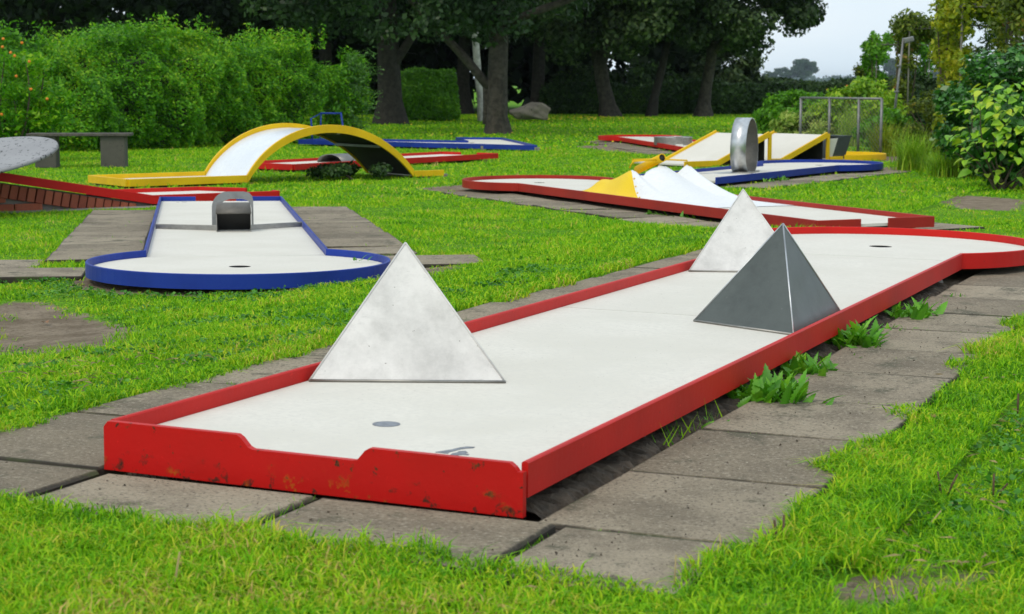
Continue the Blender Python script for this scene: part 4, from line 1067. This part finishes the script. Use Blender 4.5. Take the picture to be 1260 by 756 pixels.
# arbour arches overgrown with climbers
def arbour(label, x, y, w, hgt, dep, n, size, mat, seedoff=0, bare=.0, rotz=0):
    root = empty('garden_arch', (x, y, 0), (0, 0, rotz)); tag(root, label, 'garden arch', 'garden arches overgrown with climbers')
    for sx in (-1, 1):
        for sy in (-1, 1): tube('post', [(sx*w/2, sy*dep/2, 0), (sx*w/2, sy*dep/2, hgt)], .016, M['wire'], root, 6)
    for k in range(6): xx = -w/2+w*k/5; tube('cross_bar', [(xx, -dep/2-.1, hgt), (xx, dep/2+.1, hgt)], .014, M['wire'], root, 6)
    for sy in (-1, 1): tube('beam', [(-w/2-.04, sy*dep/2, hgt-.03), (w/2+.04, sy*dep/2, hgt-.03)], .014, M['wire'], root, 6)
    C = []
    for sx in (-1, 1):
        for k in range(26): C.append((sx*w/2+rng.normal()*.10, rng.uniform(-.5, .5)*dep, rng.random()*hgt))
    for k in range(34):
        t = rng.uniform(-.62, .62); C.append((t*w, rng.uniform(-.55, .55)*dep, hgt+.06+rng.normal()*.10-.35*abs(t)**3))
    for k in range(8): C.append((rng.choice((-1, 1))*w*(.5-rng.random()*.18), rng.uniform(-.5, .5)*dep, hgt-rng.random()*.45))
    for sx in (-1, 1):
        for k in range(8): C.append((sx*w/2+rng.normal()*.12, rng.uniform(-.5, .5)*dep, hgt-.05+rng.normal()*.12))
    C = np.array(C)
    if bare: C = C[rng.random(len(C)) > bare]
    P, v = clumps(n, C, (.19, .22, .20), .6); v = v[P[:, 2] > .02]; P = P[P[:, 2] > .02]; leaf_mesh('climber', P, size, mat, root, v, .2, .55, droop=.3)
    parts = [limb((sx*w/2+rng.normal()*.05, rng.normal()*.1, 0), (sx*w/2+rng.normal()*.12, rng.normal()*.2, hgt*rng.uniform(.7, 1.1)), .02, .008, .06) for sx in (-1, 1) for _ in range(4)]
    V, Fc = merge_data(parts); mesh_obj('stems', V, Fc, M['twig'], root)['kind'] = 'stuff'; return root
arbour('farthest garden arch with sparse green climber on pale bars', 10.75, 50, 1.45, 2.10, 1.0, 8500, .10, 'hedge_light', bare=.35)
arbour('dense brownish green garden arch standing behind the lamp pole', 7.75, 33.5, .95, 2.05, 1.0, 16000, .075, 'climber')
arbour('tall garden arch with yellowing climber above the glossy bush', 6.55, 25.2, .78, 2.10, 1.0, 14000, .075, 'climber_y', bare=.05)
arbour('garden arch thick with dark climber behind the glossy bush', 6.75, 22.6, .85, 2.15, .9, 13000, .07, 'climber', bare=.1)
bush('bush', 'tall narrow climber clump left of the farthest arch', (11.7, 59), (0, 0, .95), (.42, .4, .95), 34, (.2, .2, .2), 3500, .11, 'climber')
def conifer(label, x, y, hgt, n):
    root = empty('tree', (x, y, 0)); tag(root, label, 'tree', 'trees round the lawn')
    parts = [trunk_data([(0, 0, -.1), (.03, 0, 1.5), (0, 0, hgt)], [.10, .08, .02])]
    C = []
    for k in range(34):
        z = 1.2+(hgt-1.2)*k/34; a = k*2.4; r = (1.25-.8*k/34)*random.uniform(.5, 1); parts.append(limb((0, 0, z), (math.cos(a)*r, math.sin(a)*r, z+.05), .02, .006, .05))
        for t in (.45, .75, 1): C.append((math.cos(a)*r*t, math.sin(a)*r*t, z+.03))
    V, Fc = merge_data(parts); mesh_obj('trunk', V, Fc, M['bark_dark'], root)
    P, v = clumps(n, np.array(C), (.22, .22, .12), .6); leaf_mesh('crown', P, .085, 'hedge_dark', root, None, .2, .3); return root
conifer('thin dark conifer behind the yellowing arch', 9.4, 34.5, 4.6, 9000)
# distant trees and hills
def far_tree(label, x, y, hgt, wid, src=[None]):
    root = empty('distant_tree', (x, y, 0)); tag(root, label, 'tree', 'distant trees on the horizon')
    V, Fc = trunk_data([(0, 0, -.5), (0, 0, hgt*.5)], [hgt*.03, hgt*.02]); mesh_obj('trunk', V, Fc, M['bark_dark'], root)
    C = ell_points(40, (0, 0, hgt*.55), (wid/2, wid/2, hgt*.42), .3); P, v = clumps(5000, C, (wid*.17, wid*.17, hgt*.11), .5); v = v[P[:, 2] > 0]; P = P[P[:, 2] > 0]
    leaf_mesh('crown', P, hgt*.075, 'dist', root, v, .3, .7); return root
D = 1500.
for u, top, wd, lb in ((985, 71, 34, 'tall dark tree standing alone on the horizon'), (962, 84, 26, 'low round tree left of the lone horizon tree'), (1092, 74, 42, 'broad horizon tree seen through the farthest arch'), (1120, 80, 30, 'small horizon tree seen beside the lamp pole'), (1160, 82, 40, 'horizon tree seen through the dense brownish arch'), (945, 88, 18, 'smallest low bushy tree on the horizon beside the reaching crown')):
    x = (u-630)/F*D; far_tree(lb, x, D, (101-top)/F*D+CAMZ+.6, wd/F*D)
C = np.stack([rng.uniform(400, 1900, 260), rng.uniform(3000, 3200, 260), rng.uniform(0, 8, 260)], 1)
P, v = clumps(16000, C, (22, 14, 6), .5); P = P[P[:, 2] > 0]
tag(leaf_mesh('far_wood', P, 5.0, 'dist', None, None, .3, .8), 'low hazy wooded ridge along the horizon', 'woodland', kind='stuff')
V, Fc = [], []; nx = 60
for i in range(nx+1):
    x = -2500+5800*i/nx; hz_ = 16+4*math.sin(i*.7)+3*math.sin(i*1.9+1)
    V += [(x, 4800, -2), (x, 4900, hz_*.75), (x, 5200, hz_), (x, 5600, -2)]
for i in range(nx):
    for j in range(3): a = i*4+j; Fc.append((a, a+1, a+5, a+4))
M['hill'] = plain('wooded_hill', (.035, .06, .03), .95, .3, .02)
tag(mesh_obj('hills', V, Fc, M['hill'], None, True), kind='structure')

# ------------------------------------------------------------------ ground sheet
ys = [1.2]
while ys[-1] < 6000: ys.append(ys[-1]*(1.0075 if ys[-1] < 26 else 1.03 if ys[-1] < 120 else 1.15))
ys = [-40, -12, -3, 0, .7]+ys; ys = np.array(ys); nc = 230
tt = np.linspace(-1, 1, nc); tt = np.sign(tt)*np.abs(tt)**1.6
X = tt[None, :]*(np.maximum(ys, 2)*.62+2.0)[:, None]; X[:, 0] *= 6; X[:, -1] *= 6; Y = np.repeat(ys[:, None], nc, 1)
Z = zg(X, Y)
sx, sy = X.ravel(), Y.ravel(); soil = np.zeros(len(sx))
for p in SOIL+NOGRASS:
    k = (sx > min(q[0] for q in p)) & (sx < max(q[0] for q in p)) & (sy > min(q[1] for q in p)) & (sy < max(q[1] for q in p))
    if k.any(): soil[k] = np.maximum(soil[k], in_poly(sx[k], sy[k], p))
soil = np.where(soil > .5, soil, 0)
pk = np.zeros(len(sx))
for p in SOIL[NPATCH:]+NOGRASS:
    k = (sx > min(q[0] for q in p)) & (sx < max(q[0] for q in p)) & (sy > min(q[1] for q in p)) & (sy < max(q[1] for q in p))
    if k.any(): pk[k] = np.maximum(pk[k], in_poly(sx[k], sy[k], p))
soil = np.maximum(pk, soft_soil(sx, sy))
for p in SPARSE: soil = np.maximum(soil, .55*in_poly(sx, sy, p))
V = np.stack([sx, sy, Z.ravel()], 1); nr = len(ys)
i = (np.arange(nr-1)[:, None]*nc+np.arange(nc-1)[None, :]).ravel()
gr = np_mesh('ground', V, [np.stack([i, i+1, i+nc+1, i+nc], 1)], M['ground']); tag(gr, kind='structure')
gr.data.polygons.foreach_set('use_smooth', [True]*len(gr.data.polygons))
at = gr.data.attributes.new('soil', 'FLOAT', 'POINT'); at.data.foreach_set('value', soil.astype(np.float32))

# ------------------------------------------------------------------ grass blades
def blades(n, y0, y1, h, wid, segs, seed):
    y = np.sqrt(rng.random(n)*(y1*y1-y0*y0)+y0*y0); x = (rng.random(n)*2-1)*(y*.31+.25)
    # ragged edges: test a slightly displaced point
    jx = x+(vnoise(x, y, .09, 1)-.5)*.13+rng.normal(size=n)*.014; jy = y+(vnoise(x, y, .09, 2)-.5)*.13+rng.normal(size=n)*.014
    w, l = to_red(x, y); rag = (vnoise(x, y, .16, 3)-.5)*.11+rng.normal(size=n)*.005
    over = (l < -.355+rag) | ((w > .925+rag) & (w < 1.15) & (l < 3.9)) | ((w < -.935+rag) & (w > -1.05) & (l > .1))   # lawn creeping over the slab edges
    bad = np.zeros(n, bool)
    for p in NOGRASS:
        k = (jx > min(q[0] for q in p)) & (jx < max(q[0] for q in p)) & (jy > min(q[1] for q in p)) & (jy < max(q[1] for q in p))
        if k.any(): bad[k] |= in_poly(jx[k], jy[k], p)
    # strips of slab joints left bare near the lanes
    bad |= (w > -.94) & (w < .95) & (l > -.4) & (l < 4.7)
    bad |= (w > -1.0) & (w < 1.5) & (l > 4.2) & (l < 6.3)
    bad &= ~over
    bad |= (rng.random(n) < 1.25*soft_soil(jx, jy)) & ~over
    for p in SOIL[NPATCH:]: 
        k = in_poly(jx, jy, p); bad |= k & (rng.random(n) > .03) & ~over
    for p in SPARSE: bad |= in_poly(jx, jy, p) & (rng.random(n) > .12)
    den = vnoise(x, y, .35, 5)*.6+vnoise(x, y, .11, 6)*.4; bad |= (rng.random(n) > .10+den*1.35) & ~over
    k = ~bad; x, y, den = x[k], y[k], den[k]; m = len(x)
    z = zg(x, y)-.004; z = np.where(over[k], z+.026, z)
    hh_ = h*(.35+1.25*den**1.3)*(1+.35*rng.normal(size=m)).clip(.35, 1.9); hh_ = np.where(over[k], hh_*1.15+.004, hh_); a = rng.random(m)*2*np.pi; lean = np.abs(rng.normal(size=m))*.95+.25
    dx, dy = np.cos(a), np.sin(a); f = rng.random(m)*2*np.pi; sx_, sy_ = np.cos(f)*wid*.5, np.sin(f)*wid*.5
    ww = (.7+.6*rng.random(m)); sx_, sy_ = sx_*ww, sy_*ww
    b0 = np.stack([x-sx_, y-sy_, z], 1); b1 = np.stack([x+sx_, y+sy_, z], 1); tip = np.stack([x+dx*lean*hh_, y+dy*lean*hh_, z+hh_*(1-.32*lean).clip(.22, 1)], 1)
    if segs == 1:
        V = np.stack([b0, b1, tip], 1).reshape(-1, 3); i = np.arange(m)*3; return V, [np.stack([i, i+1, i+2], 1)]
    cx, cy, cz = x+dx*lean*hh_*.32, y+dy*lean*hh_*.32, z+hh_*.58
    m0 = np.stack([cx-sx_*.8, cy-sy_*.8, cz], 1); m1 = np.stack([cx+sx_*.8, cy+sy_*.8, cz], 1)
    V = np.stack([b0, b1, m1, m0, tip], 1).reshape(-1, 3); i = np.arange(m)*5
    return V, [np.stack([i, i+1, i+2, i+3], 1), np.stack([i+3, i+2, i+4], 1)]
def area(y0, y1): return .31*(y1*y1-y0*y0)+.5*(y1-y0)
LAWN = [(2.45, 4.2, 36000, .029, .0035, 2), (4.2, 6.5, 20000, .027, .0040, 2), (6.5, 10, 9500, .026, .0054, 2), (10, 16, 3200, .030, .011, 1), (16, 28, 900, .038, .020, 1), (28, 58, 120, .05, .045, 1)]
for k, (y0, y1, dens, h, wd, sg) in enumerate(LAWN):
    V, Fs = blades(int(dens*area(y0, y1)), y0, y1, h, wd, sg, k)
    tag(np_mesh('grass', V, Fs, M['grass']), ['short green grass in front of the red lane', 'short green grass beside the pyramid lane', 'short grass between the blue and red lanes', 'lawn grass around the mountain lane', 'lawn grass around the bridge and loop', 'far lawn grass under the trees'][k], 'grass', kind='stuff')

# ------------------------------------------------------------------ weeds and little things
WL = [leaf_shape('leaf', .100, .036, M['weed'], 20, .30, .34), leaf_shape('leaf', .075, .034, M['weed'], 16, .25, .30), leaf_shape('leaf', .09, .028, M['weed'], 20, .55, .38)]
def weed(label, wl, n, s, spread=1.):
    p = on_lane(RED, wl[0], wl[1], 0); z = float(zg(p.x, p.y)); root = empty('dandelion', (p.x, p.y, z)); tag(root, label, 'weed', 'dandelions along the red rail')
    for i in range(n):
        o = bpy.data.objects.new('leaf', random.choice(WL)); COL.objects.link(o); o.parent = root
        o.location = (random.gauss(0, .035)*spread, random.gauss(0, .035)*spread, .004); k = s*random.uniform(.6, 1.1); o.scale = (k, k, k)
        o.rotation_euler = (random.uniform(.65, 1.45), random.gauss(0, .35), random.uniform(0, 6.28))
weed('largest leafy dandelion clump growing against the red rail', (.545, 1.50), 150, 1.05, 1.45)
weed('dandelion next to the front corner of the slate grey pyramid', (.53, 1.98), 70, .95, 1.0)
weed('dandelion rising above the rail beside the grey pyramid', (.54, 2.62), 60, 1.25, 1.05)
weed('dandelion where the rail nears the round bay', (.56, 3.45), 66, .95, 1.5)
weed('small weed under the bay of the red lane', (.62, 4.15), 12, .5)
weed('little weed sprouting under the middle of the long red rail', (.52, 1.12), 10, .45, .6)
weed('low weed between the two dandelions by the grey pyramid', (.54, 2.32), 18, .5, 1.0)
weed('small leafy weed along the rail past the grey pyramid', (.55, 3.05), 20, .55, 1.2)
weed('tiny green weed under the chipped front board', (.22, -.03), 22, .24, .5)
for P_, w, l, lb in ((MNT, -.55, 2.2, 'weed at the foot of the white mountain slope'), (MNT, -.53, 1.75, 'small weed by the faded red rail'), (BLUE, -.62, 5.35, 'small leafy weed growing inside the blue round bay rail'), (LOOP, .55, 3.3, 'weed beside the steel loop'), (LOOP, .56, 2.9, 'second weed growing on the blue rail near the loop')):
    p = on_lane(P_, w, l, P_['h']-.03 if P_ is BLUE else 0); root = empty('weed', p); tag(root, lb, 'weed', 'weeds by the lanes')
    for i in range(5 if P_ is BLUE else 14):
        o = bpy.data.objects.new('leaf', random.choice(WL)); COL.objects.link(o); o.parent = root; k = random.uniform(.5, .9)*(.7 if P_ is BLUE else 1); o.scale = (k, k*1., k)
        o.location = (random.gauss(0, .02 if P_ is BLUE else .05), random.gauss(0, .02 if P_ is BLUE else .05), 0); o.rotation_euler = (random.uniform(.2, 1.1), 0, random.uniform(0, 6.28))
# weeds under the bridge
root = bush('weed_patch', 'patch of low dark weeds growing under the yellow bridge', (-1.75, 19.35), (0, 0, .05), (.55, .35, .09), 40, (.12, .12, .06), 2600, .05, 'hedge_dark', 'weed', 'weeds by the lanes', stems=1)
# pebbles and soil crumbs under the rail
def pebble(label, u, v, s):
    x, y, z = gpt(u, v); bm = bmesh.new(); bmesh.ops.create_icosphere(bm, subdivisions=2, radius=s)
    rr = random.Random(int(u)); 
    for q in bm.verts: q.co *= rr.uniform(.85, 1.1); q.co.z *= .7
    me = bpy.data.meshes.new('pebble'); bm.to_mesh(me); bm.free(); o = link('pebble', me, M['pebble'], None, True); o.location = (x, y, z+s*.5); tag(o, label, 'pebble', 'pebbles on the soil')
pebble('rounded pebble on the soil under the red rail', 836, 517, .013)
pebble('flat grey stone under the bay of the red lane', 1150, 352, .035)
pebble('small grey stone beside the dandelion near the bay', 1095, 378, .012)
cr_ = []
for i in range(900):
    l = random.uniform(.0, 5.0); w = .49+abs(random.gauss(0, .018)); p = on_lane(RED, w, l, 0); s = random.uniform(.002, .007); z = float(zg(p.x, p.y))
    if random.random() < .3: w = random.uniform(-.9, .5); p = on_lane(RED, w, -.02-abs(random.gauss(0, .03))+.11, 0); z = float(zg(p.x, p.y))
    c = Vector((p.x, p.y, z+s*.4)); V_ = [c+Vector((random.uniform(-1, 1), random.uniform(-1, 1), random.uniform(-.6, 1)))*s for _ in range(5)]
    cr_.append((V_, [(0, 1, 2), (0, 2, 3), (0, 3, 1), (1, 4, 2), (2, 4, 3)]))
for i in range(420):
    if i % 2: w, l = random.uniform(.52, .95), random.uniform(-.3, 4.2)
    else: w, l = random.uniform(-1.1, 1.0), random.uniform(-.40, -.06)
    p = on_lane(RED, w, l, 0); s = random.uniform(.0012, .0045); c = Vector((p.x, p.y, float(zg(p.x, p.y))+.031+s*.3)); V_ = [c+Vector((random.uniform(-1, 1), random.uniform(-1, 1), random.uniform(-.6, 1)))*s for _ in range(5)]
    cr_.append((V_, [(0, 1, 2), (0, 2, 3), (0, 3, 1), (1, 4, 2), (2, 4, 3)]))
V, Fc = merge_data(cr_); tag(mesh_obj('soil_crumbs', V, Fc, M['soil']), 'dark soil crumbs lying under the rails of the red lane', 'soil', kind='stuff')
V, Fc = [], []; nl = 420
for i in range(nl+1):
    l_ = .05+4.55*i/nl
    for k, w_ in enumerate((.30, .39, .44, .47, .495, .512)):
        p = on_lane(RED, w_+random.gauss(0, .004), l_, 0); V.append((p.x, p.y, float(zg(p.x, p.y))+(-.003, .020, .030, .026, .018, .004)[k]+random.gauss(0, .005)+.006*math.sin(i*.31)*math.sin(i*.083+k)))
for i in range(nl):
    for k in range(5): a = i*6+k; Fc.append((a, a+1, a+7, a+6))
tag(mesh_obj('soil_bank', V, Fc, M['soil'], None, False), kind='structure')
# moss and blades in the slab joints
Vs, Fs = [], []
def joint_blades(w0, l0, w1, l1, n, h):
    for i in range(n):
        t = random.random(); p = on_lane(RED, w0+(w1-w0)*t+random.gauss(0, .008), l0+(l1-l0)*t+random.gauss(0, .008), 0); z = float(zg(p.x, p.y))+.016
        a = random.uniform(0, 6.28); L_ = h*random.uniform(.4, 1.2); q = len(Vs); b = random.uniform(0, 6.28)
        Vs.extend([(p.x-.002*math.cos(b), p.y-.002*math.sin(b), z), (p.x+.002*math.cos(b), p.y+.002*math.sin(b), z), (p.x+math.cos(a)*L_*.6, p.y+math.sin(a)*L_*.6, z+L_)]); Fs.append((q, q+1, q+2))
joint_blades(.06, -.45, .06, -.08, 150, .026); joint_blades(-.45, -.4, -.45, -.2, 20, .018); joint_blades(-.50, 1.0, -.95, 1.0, 120, .03)
joint_blades(-.5, 2.54, -.93, 2.55, 60, .025); joint_blades(.55, 1.52, .95, 1.52, 30, .02); joint_blades(.6, 3.06, 1.0, 3.06, 40, .02); joint_blades(.495, .75, .50, 1.25, 30, .06); joint_blades(.56, 3.6, .6, 4.2, 30, .03)
joint_blades(.62, -.03, .8, -.03, 8, .012); joint_blades(.56, .49, .9, .49, 26, .012); joint_blades(.55, 1.005, .9, 1.005, 30, .013); joint_blades(-1.0, -.045, -.5, -.045, 30, .014); joint_blades(.575, -.36, .575, -.08, 50, .016); joint_blades(.7, 2.33, .8, 2.34, 16, .018); joint_blades(.75, 4.1, 1.2, 4.1, 40, .022)
tag(mesh_obj('joint_grass', Vs, Fs, M['grass']), 'wisps of grass sprouting from the paving joints', 'grass', kind='stuff')
# small clover leaves in patches of the near lawn
n_ = 60000; y = np.sqrt(rng.random(n_)*(9.0**2-2.5**2)+2.5**2); x = (rng.random(n_)*2-1)*(y*.31+.2); w, l = to_red(x, y)
k = ((l < -.40) | (w > .98) | (w < -.99)) & (vnoise(x, y, .30, 12)*.6+vnoise(x, y, .1, 13)*.4 > .60) & ~((w > .4) & (w < 1.7) & (l > 3.4))
for p in NOGRASS+SOIL: k &= ~in_poly(x, y, p)
x, y = x[k], y[k]; P = np.stack([x, y, zg(x, y)+.010+rng.random(len(x))*.014], 1)
M['clover'] = leafmat('clover_leaves', [(0, (.03, .13, .012)), (.6, (.07, .25, .02)), (1, (.16, .38, .04))], .25, .5, 3)
tag(leaf_mesh('clover', P, .013, 'clover', None, None, 1.6, .95), 'patches of small clover leaves among the near grass', 'clover', kind='stuff')
# dry straw lying in the near lawn
n_ = 3000; y = np.sqrt(rng.random(n_)*(5.4**2-2.5**2)+2.5**2); x = (rng.random(n_)*2-1)*(y*.31+.2); w, l = to_red(x, y)
k = ((l < -.36) | (w > .92) | (w < -.95)) & (vnoise(x, y, .22, 9) > .42) & ~((w > .4) & (l > 3.9)) & (y < 7.6); x, y, w, l = x[k], y[k], w[k], l[k]; m_ = len(x)
a = rng.random(m_)*6.28; L_ = rng.uniform(.018, .048, m_); z = zg(x, y)+.016+rng.random(m_)*.014; t_ = rng.normal(size=m_)*.2; q_ = .0005
d_ = np.stack([np.cos(a), np.sin(a), t_], 1)*L_[:, None]; sd_ = np.stack([-np.sin(a), np.cos(a), np.full(m_, .3)], 1)*q_; p_ = np.stack([x, y, z], 1)
V = np.stack([p_-sd_, p_+sd_, p_+d_*.6+sd_*.8+np.array([0, 0, .004]), p_+d_], 1).reshape(-1, 3); i = np.arange(m_)*4
tag(np_mesh('straw', V, [np.stack([i, i+1, i+2, i+3], 1)], M['dry']), 'dry straw lying between the blades of the near lawn', 'straw', kind='stuff')
# brown seed stalks and dry stems
def stalk(label, u, v, tops, mat, r, cat='seed stalk', name='seed_stalk'):
    x, y, z = gpt(u, v); root = empty(name, (x, y, z)); tag(root, label, cat, 'stalks in the grass')
    for dx, dy, hgt in tops:
        tube('stem', [(dx*.2, dy*.2, -.01), (dx*.6, dy*.5, hgt*.5), (dx, dy, hgt)], [r*.6, r, r*.8], M[mat], root, 6)
stalk('pair of dark brown plantain stalks at the paving edge', 962, 690, [(-.015, 0, .075), (.004, .01, .082), (-.03, .01, .03)], 'plantain', .0028)
stalk('leaning brown plantain stalk in the sparse lawn', 1160, 612, [(-.012, 0, .055), (.03, 0, .05)], 'plantain', .0026)
stalk('short dark plantain stalks by the bare lawn', 1222, 612, [(0, 0, .05), (.03, 0, .03)], 'plantain', .0026)
stalk('dark plantain stalk deeper in the lawn', 1252, 512, [(0, 0, .06)], 'plantain', .003)
stalk('tall straw stalk in the grass before the paving', 209, 742, [(.018, 0, .085)], 'dry', .0022)
stalk('straw stem standing over the paving slab', 828, 745, [(.004, 0, .085)], 'dry', .0016)
stalk('bent straw stems at the paving corner', 893, 705, [(-.012, 0, .07), (-.03, .01, .045)], 'dry', .0016)
stalk('thin straw stem before the chipped board', 520, 682, [(.003, 0, .05)], 'dry', .0013)
stalk('dry stem by the joint between the front slabs', 28, 632, [(.004, 0, .05), (-.004, 0, .03)], 'dry', .0016)
stalk('long straw lying among the grass of the corner', 1130, 655, [(.05, .03, .035)], 'dry', .0016)
def fallen(label, u, v, s, mat, dz=.02):
    x, y, z = gpt(u, v); me = leaf_shape('fallen_leaf', s, s*.6, M[mat]); o = bpy.data.objects.new('fallen_leaf', me); COL.objects.link(o)
    o.location = (x, y, z+dz); o.rotation_euler = (.15, .1, u); tag(o, label, 'leaf', 'fallen leaves')
fallen('yellow fallen leaf beside the plantain stalks', 978, 690, .035, 'yellow_leaf', .03)
fallen('brown fallen leaf on the bare soil patch', 54, 400, .05, 'copper_leaf', .01)
fallen('reddish fallen leaf in the lawn by the paving', 1150, 529, .035, 'copper_leaf', .03)
fallen('dry fallen leaf against the soil under the red rail', 828, 530, .035, 'copper_leaf', .012)
# yellow flowers scattered in the far lawn
parts = []
for i in range(190):
    y = random.uniform(30, 54); x = random.uniform(-.12, .30)*y; s = random.uniform(.014, .026); z = .04
    if random.random() < .55: x = random.gauss(1.9, 1.1); y = random.gauss(51, 1.5)
    parts.append(([(x-s, y, z), (x, y-s, z), (x+s, y, z), (x, y+s, z), (x, y, z+s)], [(0, 1, 4), (1, 2, 4), (2, 3, 4), (3, 0, 4)]))
V, Fc = merge_data(parts); tag(mesh_obj('lawn_flowers', V, Fc, M['yellow_flower']), 'tiny yellow flowers sprinkled over the far lawn', 'flowers', kind='stuff')

# ------------------------------------------------------------------ haze in the air
hz = box('haze', (9000, 7400, 27), (500, 3300, 11), None); tag(hz, 'thin bluish haze in the air over the fields', 'haze', kind='stuff')
m = bpy.data.materials.new('haze_air'); m.use_nodes = True; n, l = m.node_tree.nodes, m.node_tree.links; n.clear()
pvol = n.new('ShaderNodeVolumePrincipled'); pvol.inputs['Color'].default_value = (.72, .86, 1, 1); pvol.inputs['Density'].default_value = .00011; pvol.inputs['Anisotropy'].default_value = .2
ou = n.new('ShaderNodeOutputMaterial'); l.new(pvol.outputs[0], ou.inputs['Volume']); hz.data.materials.append(m)
